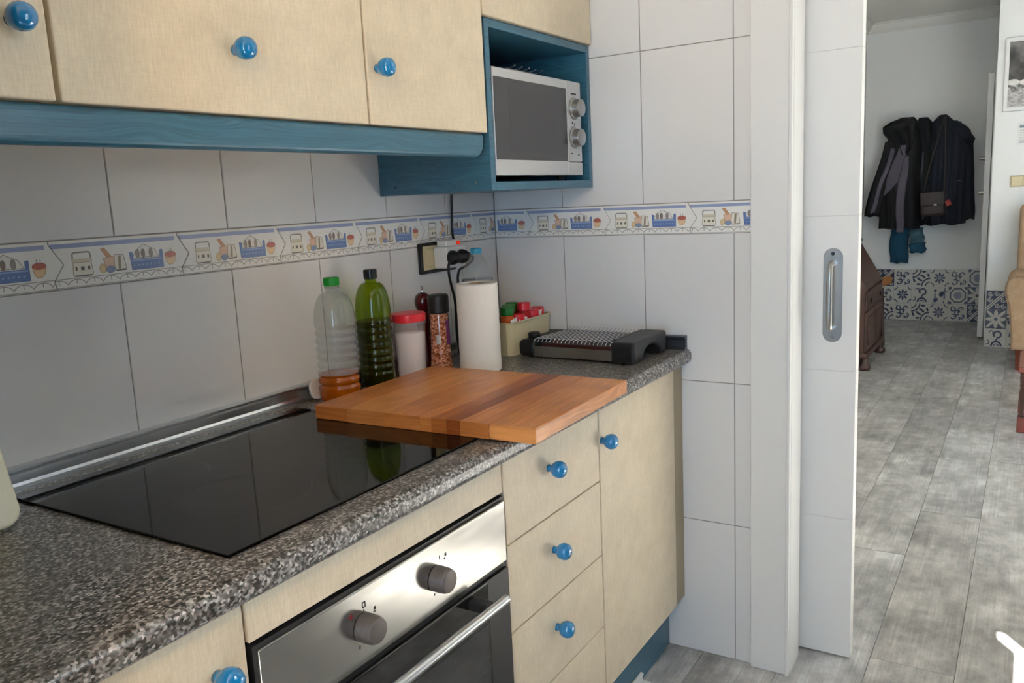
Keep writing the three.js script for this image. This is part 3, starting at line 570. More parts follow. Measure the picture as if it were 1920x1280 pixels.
// bottles
function bottleProfile(R, H, neck, ribs, y0, y1, amp) {
  const pts = [[0, 0.004], [R * 0.5, 0.002], [R * 0.86, 0.0], [R * 0.97, 0.006], [R, 0.016]];
  for (let i = 0; i <= ribs * 8; i++) { const t = i / (ribs * 8); pts.push([R - amp * (0.5 - 0.5 * Math.cos(t * ribs * 2 * Math.PI)) ** 2, y0 + (y1 - y0) * t]); }
  const n = 14; for (let i = 1; i <= n; i++) { const a = i / n * Math.PI / 2; pts.push([neck + (R - neck) * Math.cos(a) ** 0.85, y1 + 0.004 + (H - 0.03 - y1 - 0.004) * Math.sin(a)]); }
  pts.push([neck, H - 0.022], [neck + 0.002, H - 0.021], [neck + 0.002, H - 0.018], [neck, H - 0.017]); return pts;
}
function ribbedCap(r, h) {
  const g = []; g.push(lathe([[0, 0], [r - 0.0012, 0], [r - 0.001, 0.001], [r - 0.001, h - 0.002], [r - 0.003, h], [0, h]], 40));
  for (let i = 0; i < 36; i++) { const a = i / 36 * 2 * Math.PI; g.push(new THREE.BoxGeometry(0.0014, h - 0.003, 0.0014).rotateY(-a).translate(Math.cos(a) * (r - 0.0008), h / 2, Math.sin(a) * (r - 0.0008))); }
  return merge(g);
}
const inner = (pts, top, d) => { const q = pts.filter(([, y]) => y < top).map(([r, y]) => [Math.max(r - d, 0), Math.max(y, 0.003)]); const r = q.at(-1)[0]; return [[0, 0.0035], ...q, [r, top], [0, top]]; };
{
  const p = bottleProfile(0.046, 0.274, 0.0145, 8, 0.03, 0.172, 0.0036);
  const b = thing('plastic_bottle', 'clear ribbed plastic bottle with green cap and a little amber vinegar at the bottom', 'bottle', [0.083, TOP, 0.803], 0, 'bottles by the tiled wall');
  part('body', lathe(p, 48), mat.pet, b, 'clear ribbed plastic'); part('liquid', lathe(inner(p, 0.062, -0.0004), 48), mat.vinegar, b, 'amber liquid');
  part('cap', ribbedCap(0.0175, 0.019).translate(0, 0.257, 0), mat.capGreen, b, 'bright green cap'); part('neck_ring', lathe([[0.0145, 0.252], [0.017, 0.2525], [0.017, 0.255], [0.0145, 0.2555]], 32), mat.pet, b);
}
{
  const p = bottleProfile(0.0425, 0.279, 0.0135, 8, 0.03, 0.17, 0.0018);
  const b = thing('plastic_bottle', 'green plastic bottle with black cap, over half full of dark oil', 'bottle', [0.066, TOP, 0.655], 0, 'bottles by the tiled wall');
  part('body', lathe(p, 48), mat.petGreen, b, 'translucent green plastic'); part('oil', lathe(inner(p, 0.158, 0.0008), 48), mat.oil, b, 'very dark green oil');
  part('cap', ribbedCap(0.016, 0.023).translate(0, 0.2565, 0), mat.blackGloss, b, 'black cap');
}
{
  const R = 0.0425, H = 0.302, p = [[0, 0.004], [R * 0.85, 0], [R, 0.012]]; for (let i = 0; i <= 40; i++) { const t = i / 40; p.push([R - 0.0016 * (0.5 - 0.5 * Math.cos(t * 10 * Math.PI)), 0.02 + 0.185 * t]); }
  p.push([R, 0.212], [R, 0.222], [R * 0.98, 0.23], [R * 0.9, 0.243], [R * 0.72, 0.259], [R * 0.52, 0.273], [R * 0.36, 0.283], [0.0135, 0.286], [0.0135, 0.29]);
  const b = thing('plastic_bottle', 'clear plastic water bottle with blue cap standing behind the paper towel roll', 'bottle', [0.132, TOP, 0.304], 0, 'bottles by the tiled wall');
  part('body', lathe(p, 48), mat.pet, b, 'clear plastic'); part('water', lathe(inner(p, 0.222, 0.0008), 48), mat.water, b); part('cap', ribbedCap(0.0155, 0.0155).translate(0, 0.287, 0), mat.capBlue, b, 'light blue cap');
}
{ // tub with red lid
  const b = thing('salt_tub', 'translucent tub of white salt with red screw lid, right of the green oil bottle', 'tub', [0.083, TOP, 0.545]);
  part('body', lathe([[0, 0.002], [0.034, 0], [0.036, 0.004], [0.0395, 0.125], [0.0402, 0.132], [0.0425, 0.134], [0.0425, 0.138], [0.04, 0.14], [0.0395, 0.148]], 48), mat.petFrost, b, 'frosted clear plastic'); part('salt', lathe([[0, 0.003], [0.0335, 0.003], [0.038, 0.11], [0.02, 0.116], [0, 0.117]], 40), mat.salt, b, 'white salt');
  part('lid', lathe([[0, 0.161], [0.036, 0.161], [0.041, 0.1605], [0.0425, 0.158], [0.0418, 0.141], [0.04, 0.14]], 48), mat.lidRed, b, 'red lid');
}
{
  const b = thing('pepper_mill', 'turned dark red wooden pepper mill with steel tip, between the salt tub and spice grinder', 'mill', [0.042, TOP, 0.432]);
  part('body', lathe([[0, 0], [0.0255, 0], [0.026, 0.004], [0.025, 0.012], [0.02, 0.04], [0.017, 0.07], [0.017, 0.1], [0.0185, 0.128], [0.0195, 0.142], [0.019, 0.147], [0.015, 0.149]], 40), mat.mill, b); part('head', lathe([[0.012, 0.149], [0.016, 0.151], [0.0195, 0.157], [0.0218, 0.168], [0.0212, 0.18], [0.0175, 0.19], [0.01, 0.196], [0, 0.198]], 40), mat.mill, b);
  part('tip', lathe([[0, 0.197], [0.005, 0.197], [0.003, 0.2], [0.0028, 0.204], [0.0042, 0.208], [0.0038, 0.212], [0, 0.2135]], 24), mat.chrome, b, 'small steel tip');
}
{
  const grains = dataTex(128, 256, (() => { const a = noise(40, 80), b2 = noise(64, 128); return (x, y) => { const n = (a(x / 128, y / 256) - 0.5) * 120 + (b2(x / 128, y / 256) - 0.5) * 90; return [clamp(186 + n), clamp(122 + n), clamp(92 + n)]; }; })());
  const b = thing('spice_grinder', 'glass grinder of coarse pink salt with black cap and purple label', 'grinder', [0.099, TOP, 0.441], 0.6);
  part('jar', lathe([[0, 0], [0.029, 0], [0.03, 0.004], [0.029, 0.012], [0.026, 0.05], [0.0245, 0.09], [0.0245, 0.142], [0.022, 0.146]], 40), P({ map: grains, roughness: 0.12, clearcoat: 0.8, clearcoatRoughness: 0.05 }), b, 'glass full of coarse pink salt');
  part('cap', lathe([[0.022, 0.146], [0.0265, 0.147], [0.027, 0.15], [0.0275, 0.186], [0.0265, 0.192], [0.024, 0.194], [0, 0.1945]], 40), mat.black, b, 'black cap');
  const lab = (a0, a1, y0, y1, c, n) => part(n, new THREE.CylinderGeometry(0.0249 + (n === 'label' ? 0 : 0.0002), 0.0262, y1 - y0, 16, 1, true, a0, a1 - a0).translate(0, (y0 + y1) / 2, 0), M({ color: c, roughness: 0.4 }), b);
  lab(0.75, 2.0, 0.065, 0.128, '#7a3070', 'label'); lab(-0.35, 0.1, 0.068, 0.092, '#bdb6ae', 'price_sticker');
}
{
  const b = thing('paper_towel_roll', 'tall white paper towel roll standing behind the chopping board', 'paper towel', [0.213, TOP, 0.428]);
  const R = 0.0525, H = 0.224, pts = [[0.021, 0.001], [0.049, 0], [R, 0.003]]; for (let i = 0; i <= 10; i++) pts.push([R + (i % 2 ? 0.0004 : -0.0002), 0.003 + (H - 0.006) * i / 10]); pts.push([R - 0.002, H], [0.021, H + 0.0005], [0.021, 0.001]);
  part('paper', lathe(pts, 64), mat.paper, b); part('core', lathe([[0.0195, 0.001], [0.021, 0.001], [0.021, H], [0.0195, H], [0.0195, 0.001]], 32), mat.card, b, 'cardboard core');
}
{ // basket with spice jars and sachets
  const x0 = 0.103, x1 = 0.198, z0 = 0.024, z1 = 0.25, h = 0.092, b = thing('plastic_basket', 'cream plastic basket full of spice jars in the corner of the worktop', 'basket', [(x0 + x1) / 2, TOP, (z0 + z1) / 2]);
  const w = x1 - x0, d = z1 - z0, s = roundRect(-w / 2, -d / 2, w / 2, d / 2, 0.018), o = roundRect(-w / 2 + 0.003, -d / 2 + 0.003, w / 2 - 0.003, d / 2 - 0.003, 0.016, new THREE.Path()); s.holes.push(o);
  const wall = extrude(s, h, 0, 1, 10).rotateX(-Math.PI / 2), p = wall.attributes.position; for (let i = 0; i < p.count; i++) { const k = 0.93 + 0.07 * p.getY(i) / h; p.setX(i, p.getX(i) * k); p.setZ(i, p.getZ(i) * (0.97 + 0.03 * p.getY(i) / h)); }
  wall.computeVertexNormals();
  part('wall', toCreasedNormals(wall, 0.6), mat.creamPlastic, b); part('bottom', extrude(roundRect(-w / 2 * 0.93, -d / 2 * 0.96, w / 2 * 0.93, d / 2 * 0.96, 0.016), 0.003).rotateX(-Math.PI / 2).translate(0, 0.0005, 0), mat.creamPlastic, b);
  const rim = roundRect(-w / 2 - 0.004, -d / 2 - 0.004, w / 2 + 0.004, d / 2 + 0.004, 0.021); rim.holes.push(roundRect(-w / 2 + 0.002, -d / 2 + 0.002, w / 2 - 0.002, d / 2 - 0.002, 0.017, new THREE.Path()));
  part('rim', extrude(rim, 0.004, 0.001, 1, 10).rotateX(-Math.PI / 2).translate(0, h - 0.003, 0), mat.creamPlastic, b);
  const jar = (cap, body, hb, label, at) => {
    const j = thing('spice_jar', label, 'jar', at, 0, 'spice jars in the cream basket');
    part('body', lathe([[0, 0], [0.0175, 0], [0.0185, 0.003], [0.0185, hb - 0.006], [0.016, hb]], 28), body, j); part('cap', lathe([[0.016, hb], [0.0193, hb], [0.0196, hb + 0.002], [0.019, hb + 0.02], [0.0175, hb + 0.0225], [0, hb + 0.0228]], 32), cap, j); return j;
  };
  const y = TOP + 0.0036;
  const g = jar(mat.capGreenDark, mat.orange, 0.106, 'green capped spice jar nearest the paper towel, orange powder inside', [0.163, y, 0.213]);
  copy(g, 'green capped spice jar, second of the row of three green caps in the cream basket', [0.144, y + 0.001, 0.172]); copy(g, 'green capped spice jar, rearmost of the row of three green caps in the cream basket', [0.129, y + 0.002, 0.131]);
  const r = jar(mat.capRed, mat.paprika, 0.109, 'tallest red capped spice jar, beside the green caps in the cream basket', [0.168, y, 0.132]);
  const r2 = jar(mat.capRed, mat.paprika, 0.082, 'low red capped spice jar in front of the tallest red one in the cream basket', [0.1725, y, 0.172]);
  copy(r2, 'low red capped spice jar behind the white sachet at the basket middle', [0.172, y + 0.001, 0.091]); copy(r2, 'red capped spice jar at the far end of the cream basket by the end wall', [0.166, y + 0.003, 0.051]);
  const sachet = (label, at, turn, tilt) => { const t = thing('paper_sachet', label, 'sachet', at, turn, 'white paper sachets in the cream basket'); const q = box(-0.001, 0.001, 0, 0.05, -0.016, 0.016, 0.0008); const p2 = q.attributes.position; for (let i = 0; i < p2.count; i++) p2.setX(i, p2.getX(i) + 0.004 * Math.sin(p2.getY(i) * 50 + p2.getZ(i) * 60)); q.rotateX(tilt); q.computeVertexNormals(); part('paper', q, mat.paper, t); t.children[0].name = 'envelope'; return t; };
  sachet('white paper sachet folded over the near rim of the cream basket', [0.184, TOP + 0.052, 0.206], 0.1, 0.25); sachet('crumpled white paper sachet between the red jars and the basket rim', [0.1845, TOP + 0.056, 0.186], -0.1, -0.4); sachet('small white paper sachet standing at the far end of the cream basket', [0.183, TOP + 0.055, 0.07], 0.2, 0.1);
}
{ // table grill
  const y = TOP, g = thing('table_grill', 'black electric table grill with wire rack near the end of the worktop', 'grill', [0.39, y, 0.15], -0.03);
  const zs = [-0.102, 0.104];
  // right end block with an arched grip opening
  const s = new THREE.Shape(); s.moveTo(-0.104, 0.004); s.lineTo(-0.05, 0.004); s.quadraticCurveTo(-0.04, 0.034, 0.0, 0.036); s.quadraticCurveTo(0.045, 0.034, 0.06, 0.004); s.lineTo(0.1, 0.004); s.lineTo(0.102, 0.05); s.quadraticCurveTo(0.102, 0.06, 0.092, 0.06); s.lineTo(-0.088, 0.057); s.quadraticCurveTo(-0.104, 0.057, -0.104, 0.045); s.closePath();
  part('end_block', extrude(s, 0.066, 0.008, 4, 12).rotateY(Math.PI / 2).translate(0.108, 0, 0), mat.black, g, 'thick black plastic end with arched grip');
  const l = roundRect(-0.104, 0.004, 0.102, 0.048, 0.014); part('end_block', extrude(l, 0.05, 0.008, 4, 10).rotateY(Math.PI / 2).translate(-0.17, 0, 0), mat.black, g, 'black plastic end with heat control');
  part('control_dial', lathe([[0, 0], [0.017, 0], [0.0172, 0.012], [0.015, 0.016], [0, 0.0162]], 28).translate(-0.148, 0.047, 0.055), mat.black, g);
  part('base_pan', merge([box(-0.125, 0.112, 0.008, 0.012, zs[0] + 0.008, zs[1] - 0.006, 0.001), box(-0.125, 0.112, 0.006, 0.034, zs[1] - 0.007, zs[1] - 0.004, 0.001), box(-0.125, 0.112, 0.008, 0.036, zs[0] + 0.004, zs[0] + 0.007, 0.001)]), mat.satinSteel, g, 'shiny steel drip pan');
  part('heater', box(-0.1, 0.108, 0.0335, 0.0425, zs[0] + 0.012, zs[1] - 0.006, 0.002), mat.heater, g, 'dark reddish heating tray');
  for (let i = 0; i < 20; i++) { const x = -0.12 + i * 0.0119; part('wire', tube([[x, 0.046, zs[1] - 0.003], [x, 0.0515, zs[1] - 0.006], [x, 0.0525, zs[1] - 0.016], [x, 0.0525, zs[0] + 0.012], [x, 0.057, zs[0] + 0.004]], 0.0015, 22, 6), mat.chrome, g); }
  for (const z of [zs[0] + 0.03, zs[1] - 0.03]) part('cross_wire', bar([-0.124, 0.0508, z], [0.112, 0.0508, z], 0.0016), mat.chrome, g);
  part('side_rail', box(0.1, 0.112, 0.05, 0.059, zs[0] + 0.008, zs[1] - 0.03, 0.003), mat.darkGrey, g);
  for (const [x, z] of [[-0.145, -0.08], [-0.145, 0.08], [0.14, -0.09], [0.14, 0.09]]) part('foot', new THREE.CylinderGeometry(0.008, 0.007, 0.0048, 14).translate(x, 0.0024, z), mat.blackGloss, g);
}
{ // white dish leaning at the wall, ivory board at the left edge
  const d = thing('white_dish', 'small white plastic dish with rounded corner leaning on the upstand behind the vinegar bottle', 'dish', [0.031, TOP, 0.79]);
  const s = roundRect(-0.055, 0, 0.055, 0.046, 0.019); part('plate', extrude(s, 0.007, 0.002, 2, 10).rotateY(Math.PI / 2).rotateZ(0.16).translate(0, 0.0015, 0), mat.whitePlastic, d);
  const b = thing('plastic_board', 'ivory plastic chopping board leaning on the wall at the left edge of the picture', 'board', [0.172, TOP, 1.672]);
  part('board', extrude(roundRect(-0.11, 0, 0.11, 0.45, 0.025), 0.016, 0.006, 4, 12).rotateY(Math.PI / 2).rotateZ(0.335).translate(0, 0.0005, 0), mat.ivory, b);
}
// socket, adapter, plugs, cable
{
  const s = thing('wall_socket', 'double wall plate with black frame and cream switch, half covered by the white adapter', 'socket', [0, 1.1675, 0.308]);
  const f = roundRect(-0.388, 1.126, -0.228, 1.209, 0.004), hole = roundRect(-0.374, 1.135, -0.242, 1.2005, 0.002, new THREE.Path()); f.holes.push(hole);
  up(s, 'frame', extrude(f, 0.009, 0.002, 2, 6).rotateY(Math.PI / 2).translate(0.0005, 0, 0), mat.blackGloss, 'black frame');
  up(s, 'cover_plate', box(0.0005, 0.0085, 1.1355, 1.2, 0.2425, 0.3735, 0.002), mat.socketCream, 'cream plate'); up(s, 'rocker', box(0.0075, 0.0125, 1.1455, 1.1925, 0.326, 0.366, 0.002), mat.socketCream, 'cream rocker switch');
  const a = thing('plug_adapter', 'white multi plug adapter with red neon switch in the wall socket', 'adapter', [0.034, 1.1375, 0.295]);
  up(a, 'body', box(0.0125, 0.058, 1.1375, 1.196, 0.243, 0.335, 0.005), mat.whitePlastic); up(a, 'upper_body', box(0.0125, 0.046, 1.194, 1.212, 0.25, 0.318, 0.004), mat.whitePlastic);
  up(a, 'neon_switch', box(0.044, 0.049, 1.1985, 1.2085, 0.2555, 0.271, 0.0012), mat.redNeon, 'lit red switch');
  const plug = (label, z, pts) => { const p = thing('power_plug', label, 'plug', [0.075, 1.165, z]); up(p, 'body', toX(lathe([[0, 0], [0.0195, 0], [0.0195, 0.008], [0.017, 0.016], [0.012, 0.026], [0.008, 0.03], [0, 0.031]], 28)).translate(0.0585, 1.166, z), mat.black); up(p, 'cord', tube(pts, 0.0036, 60, 8), mat.black); };
  plug('black round plug on the left of the white adapter, its cord curving down', 0.316, [[0.08, 1.165, 0.318], [0.084, 1.164, 0.345], [0.083, 1.152, 0.362], [0.08, 1.125, 0.36], [0.07, 1.085, 0.336], [0.058, 1.045, 0.31], [0.04, 0.95, 0.285], [0.035, 0.893, 0.27]]);
  plug('black round plug on the right of the white adapter, partly behind the water bottle', 0.272, [[0.08, 1.166, 0.27], [0.087, 1.166, 0.258], [0.083, 1.155, 0.25], [0.07, 1.138, 0.268], [0.066, 1.13, 0.292], [0.063, 1.115, 0.296], [0.055, 1.09, 0.286], [0.042, 1.03, 0.26], [0.03, 0.95, 0.21], [0.03, 0.8935, 0.18]]);
  const c = thing('power_cable', 'black cable running down the tiles from the microwave shelf to the adapter', 'cable', [0.006, 1.2, 0.228]);
  up(c, 'cord', tube([[0.006, 1.335, 0.224], [0.005, 1.32, 0.2245], [0.0055, 1.27, 0.228], [0.005, 1.23, 0.23], [0.012, 1.212, 0.236], [0.025, 1.206, 0.25]], 0.0036, 40, 8), mat.black);
}

{ // added unseen pendant lamp behind the camera, warms the corner
  const l = thing('added_pendant_lamp', 'added unseen warm white globe pendant lamp hanging from the kitchen ceiling', 'lamp', [1.6, KY, 2.95]), y = 2.0;
  up(l, 'canopy', lathe([[0, KY - 0.03], [0.03, KY - 0.03], [0.05, KY - 0.012], [0.052, KY - 0.001], [0, KY - 0.001]], 24).translate(1.6, 0, 2.95), mat.whitePlastic);
  up(l, 'cord', bar([1.6, y + 0.09, 2.95], [1.6, KY - 0.028, 2.95], 0.003), mat.whitePlastic);
  up(l, 'holder', lathe([[0, y + 0.07], [0.035, y + 0.07], [0.03, y + 0.1], [0, y + 0.102]], 24).translate(1.6, 0, 2.95), mat.whitePlastic);
  up(l, 'globe', new THREE.SphereGeometry(0.08, 32, 20).translate(1.6, y, 2.95), M({ color: '#f3e6cf', roughness: 0.4, emissive: new THREE.Color().setRGB(1, 0.68, 0.36), emissiveIntensity: 3 }));
  const p = new THREE.PointLight(new THREE.Color().setRGB(1, 0.68, 0.36), 3.2, 0, 2); p.position.set(0, y - KY, 0); p.castShadow = true; p.shadow.radius = 4; l.add(p);
}
// ---------------------------------------------------------------- passage and living room
{ // bureau with a sloping front
  const b = thing('writing_bureau', 'dark carved wooden bureau with sloping front, half hidden behind the sliding door', 'bureau', [0.22, 0, -4.4]);
  const side = poly([[0.002, 0.12], [0.42, 0.12], [0.42, 0.55], [0.432, 0.565], [0.26, 0.865], [0.002, 0.865]]);
  for (const z of [-4.76, -4.04]) up(b, 'side_panel', extrude(side, 0.022, 0.003, 1).translate(0, 0, z), mat.darkWood);
  up(b, 'carcass', extrude(poly([[0.002, 0.125], [0.41, 0.125], [0.41, 0.55], [0.415, 0.565], [0.25, 0.85], [0.002, 0.85]]), 0.698).translate(0, 0, -4.738), mat.darkWood);
  up(b, 'sloping_lid', (() => { const g = box(0.0, 0.018, 0, 0.33, -0.35, 0.35, 0.004); g.rotateZ(0.52); return g.translate(0.415, 0.562, -4.389); })(), mat.darkWood);
  up(b, 'top', box(0.002, 0.275, 0.863, 0.885, -4.775, -4.005, 0.005), mat.darkWood);
  up(b, 'drawer', box(0.41, 0.432, 0.42, 0.55, -4.735, -4.045, 0.006), mat.darkWood);
  for (const [a, c] of [[-4.735, -4.395], [-4.385, -4.045]]) { const d = up(b, 'door', box(0.41, 0.43, 0.13, 0.41, a, c, 0.006), mat.darkWood); part('raised_panel', rel(box(0.43, 0.438, 0.17, 0.37, a + 0.05, c - 0.05, 0.006), b), mat.darkWood, d); }
  for (const z of [-4.6, -4.18]) up(b, 'drawer_pull', new THREE.TorusGeometry(0.018, 0.003, 8, 20).rotateY(Math.PI / 2).translate(0.437, 0.48, z), mat.black);
  up(b, 'base_moulding', box(0.002, 0.45, 0.09, 0.125, -4.78, -4.0, 0.01), mat.darkWood);
  for (const [x, z] of [[0.42, -4.75], [0.42, -4.06], [0.05, -4.75], [0.05, -4.06]]) up(b, 'foot', lathe([[0, 0], [0.035, 0], [0.042, 0.015], [0.04, 0.03], [0.022, 0.05], [0.03, 0.09], [0, 0.09]], 20).translate(x, 0, z), mat.darkWood);
}
{ // narrow wooden chair folded behind the bureau
  const c = thing('folding_chair', 'folded dark slatted wooden chair with pale orange top end, leaning behind the bureau', 'chair', [0.37, 0, -5.2]);
  for (const [x, z] of [[0.34, -5.32], [0.4, -5.06]]) up(c, 'frame_post', bar([x, 0.004, z], [x - 0.02, 0.47, z], 0.014, 10), mat.darkWood);
  for (const y of [0.12, 0.24, 0.36]) up(c, 'slat', bar([0.335, y, -5.32], [0.388, y, -5.06], 0.009, 8), mat.darkWood);
  up(c, 'top_rail', (() => { const g = new RoundedBoxGeometry(0.05, 0.07, 0.33, 3, 0.02); g.rotateY(-0.22); return g.translate(0.362, 0.5, -5.19); })(), mat.knobWood, 'pale orange brown rail');
}
// garments: a closed sheet of cloth, bulging from the wall, with folds; rows are [y, left, right, depth]
function cloth(rows, zw, o = {}) {
  const nu = 30, nv = 44, { folds = 7, amp = 0.012, ph = 0, lean = 0.0 } = o, v = [], idx = [];
  const row = (t) => { const f = t * (rows.length - 1), i = Math.min(Math.floor(f), rows.length - 2), a = f - i; return rows[i].map((q, k) => q + (rows[i + 1][k] - q) * a); };
  for (let s = 0; s < 2; s++) for (let j = 0; j <= nv; j++) { const t = j / nv, [y, l, r, d] = row(t); for (let i = 0; i <= nu; i++) { const u = i / nu, e = Math.sqrt(Math.max(0, 1 - (2 * u - 1) ** 4)); const w = amp * t * Math.sin(u * folds * Math.PI * 2 + ph + Math.sin(t * 5 + ph) * 0.9) * e + amp * 0.5 * Math.sin(t * 17 + u * 6 + ph) * e; v.push(l + (r - l) * u + 0.006 * Math.sin(t * 9 + ph), y + (j === nv ? 0.006 * Math.sin(u * 11 + ph) : 0), s ? zw + 0.002 + lean * t : zw + 0.006 + d * e + w + lean * t); } }
  const W = nu + 1, off = W * (nv + 1);
  for (let j = 0; j < nv; j++) for (let i = 0; i < nu; i++) { const a = j * W + i, b = a + W; idx.push(a, b, a + 1, a + 1, b, b + 1); const A = a + off, B2 = b + off; idx.push(A, A + 1, B2, A + 1, B2 + 1, B2); }
  for (let i = 0; i < nu; i++) { for (const j of [0, nv]) { const a = j * W + i, q = a + off; j ? idx.push(a, q, a + 1, a + 1, q, q + 1) : idx.push(a, a + 1, q, a + 1, q + 1, q); } }
  for (let j = 0; j < nv; j++) for (const i of [0, nu]) { const a = j * W + i, b = a + W, q = a + off, p = b + off; i ? idx.push(a, b, q, b, p, q) : idx.push(a, q, b, b, q, p); }
  const g = new THREE.BufferGeometry(); g.setAttribute('position', new THREE.Float32BufferAttribute(v, 3)); g.setIndex(idx); g.computeVertexNormals(); return boxUV(g);
}
{
  const Z = FZ;
  const hk = thing('coat_rail', 'wall mounted coat rail with hooks mostly hidden behind the hanging jackets', 'coat rack', [0.5, 1.79, Z]);
  up(hk, 'board', box(0.28, 0.8, 1.74, 1.8, Z + 0.001, Z + 0.018, 0.003), mat.darkWood); for (const x of [0.34, 0.47, 0.7]) up(hk, 'hook', tube([[x, 1.77, Z + 0.018], [x, 1.772, Z + 0.019], [x, 1.79, Z + 0.0195], [x, 1.8, Z + 0.019]], 0.0022, 20, 8), mat.black);
  const a = thing('jacket', 'black jacket with grey stripes and hood, leftmost of the coats hung in the passage', 'coat', [0.3, 0.85, Z], 0, 'coats on the passage wall');
  up(a, 'body', cloth([[1.83, 0.3, 0.42, 0.06], [1.75, 0.22, 0.47, 0.1], [1.6, 0.2, 0.5, 0.12], [1.3, 0.16, 0.5, 0.12], [1.05, 0.15, 0.5, 0.12], [0.87, 0.15, 0.5, 0.12]], Z + 0.100, { folds: 5 }), mat.coatBlack);
  up(a, 'sleeve', cloth([[1.66, 0.2, 0.32, 0.05], [1.45, 0.145, 0.29, 0.07], [1.2, 0.08, 0.23, 0.07], [1.03, 0.035, 0.18, 0.065], [0.99, 0.03, 0.17, 0.06]], Z + 0.160, { folds: 2, amp: 0.006 }), mat.coatBlack);
  up(a, 'hood', cloth([[1.86, 0.33, 0.43, 0.03], [1.83, 0.24, 0.46, 0.045], [1.79, 0.185, 0.465, 0.05], [1.73, 0.19, 0.46, 0.055], [1.66, 0.24, 0.44, 0.05], [1.58, 0.27, 0.43, 0.05], [1.53, 0.33, 0.41, 0.03]], Z + 0.185, { folds: 3, amp: 0.02, ph: 1 }), mat.coatBlack);
  up(a, 'grey_stripe', cloth([[1.6, 0.255, 0.3, 0.012], [1.4, 0.2, 0.245, 0.012], [1.2, 0.14, 0.18, 0.012], [1.02, 0.09, 0.13, 0.012]], Z + 0.225, { folds: 1, amp: 0.002 }), mat.coatGrey, 'grey stripe on the sleeve');
  up(a, 'grey_stripe', cloth([[1.62, 0.33, 0.39, 0.012], [1.5, 0.29, 0.385, 0.012], [1.3, 0.225, 0.33, 0.012], [1.18, 0.2, 0.22, 0.012]], Z + 0.228, { folds: 1, amp: 0.002 }), mat.coatGrey, 'grey panel on the chest');
  up(a, 'grey_stripe', cloth([[1.52, 0.37, 0.41, 0.012], [1.3, 0.325, 0.4, 0.012], [1.0, 0.315, 0.385, 0.012], [0.84, 0.32, 0.38, 0.012]], Z + 0.232, { folds: 1, amp: 0.002 }), mat.coatGrey, 'grey panel down the front');
  const m = thing('jacket', 'dark jacket with narrow grey edges hung between the striped jacket and the navy coat', 'coat', [0.53, 0.85, Z], 0, 'coats on the passage wall');
  up(m, 'body', cloth([[1.855, 0.455, 0.53, 0.06], [1.78, 0.42, 0.6, 0.055], [1.55, 0.42, 0.64, 0.055], [1.2, 0.43, 0.65, 0.055], [0.95, 0.44, 0.65, 0.055], [0.89, 0.46, 0.63, 0.055]], Z + 0.024, { folds: 4, ph: 2, amp: 0.008 }), mat.coatGreen);
  for (const [x, b] of [[0.5, 0.46], [0.585, 0.53]]) up(m, 'grey_edge', cloth([[1.55, x, x + 0.014, 0.008], [1.25, x - 0.02, x - 0.002, 0.008], [0.95, b - 0.02, b, 0.008]], Z + 0.085, { folds: 1, amp: 0.001 }), mat.coatGrey, 'narrow grey edge');
  const n = thing('jacket', 'navy blue jacket with long hem, rightmost of the coats hung in the passage', 'coat', [0.76, 0.9, Z], 0, 'coats on the passage wall');
  up(n, 'body', cloth([[1.86, 0.64, 0.7, 0.06], [1.8, 0.58, 0.76, 0.1], [1.68, 0.57, 0.88, 0.13], [1.4, 0.57, 0.89, 0.14], [1.1, 0.57, 0.89, 0.14], [0.9, 0.6, 0.87, 0.13]], Z + 0.100, { folds: 5, ph: 4 }), mat.coatNavy);
  up(n, 'sleeve', cloth([[1.72, 0.76, 0.88, 0.06], [1.58, 0.79, 0.905, 0.08], [1.35, 0.82, 0.932, 0.08], [1.1, 0.83, 0.935, 0.08], [0.94, 0.84, 0.94, 0.07]], Z + 0.120, { folds: 2, amp: 0.006 }), mat.coatNavy);
  up(n, 'hood', cloth([[1.8, 0.7, 0.78, 0.05], [1.73, 0.72, 0.87, 0.08], [1.64, 0.8, 0.925, 0.08], [1.56, 0.85, 0.89, 0.03]], Z + 0.160, { folds: 2, amp: 0.008 }), mat.coatNavy);
  up(n, 'chest_mark', box(0.8, 0.835, 1.278, 1.284, Z + 0.249, Z + 0.254, 0.001), mat.coatGrey, 'small pale mark on the chest');
  const j = thing('trousers', 'blue trousers hanging below the black striped jacket', 'trousers', [0.4, 0.55, Z]);
  up(j, 'leg', cloth([[0.885, 0.25, 0.41, 0.06], [0.8, 0.245, 0.41, 0.07], [0.65, 0.24, 0.405, 0.07], [0.545, 0.245, 0.4, 0.06]], Z, { folds: 3, amp: 0.008 }), mat.denim); up(j, 'leg', cloth([[0.87, 0.4, 0.52, 0.06], [0.8, 0.41, 0.53, 0.07], [0.73, 0.412, 0.54, 0.07]], Z + 0.004, { folds: 2, amp: 0.008, ph: 2 }), mat.denimLight, 'paler upper part'); up(j, 'cuff', cloth([[0.735, 0.408, 0.545, 0.072], [0.68, 0.41, 0.552, 0.072], [0.64, 0.415, 0.55, 0.066]], Z + 0.002, { folds: 2, amp: 0.006, ph: 2 }), mat.denim);
  const s = thing('shoulder_bag', 'brown leather shoulder bag hanging in front of the navy jacket', 'bag', [0.64, 0.98, Z + 0.295]);
  up(s, 'pouch', (() => { const g = new RoundedBoxGeometry(0.2, 0.21, 0.06, 4, 0.028); g.rotateZ(0.05); return g.translate(0.625, 1.09, Z + 0.320); })(), mat.leather); up(s, 'flap', (() => { const g = new RoundedBoxGeometry(0.195, 0.12, 0.02, 3, 0.009); g.rotateZ(0.05); return g.translate(0.622, 1.135, Z + 0.353); })(), mat.leather); up(s, 'buckle', box(0.635, 0.66, 1.075, 1.09, Z + 0.351, Z + 0.366, 0.003), mat.satinSteel);
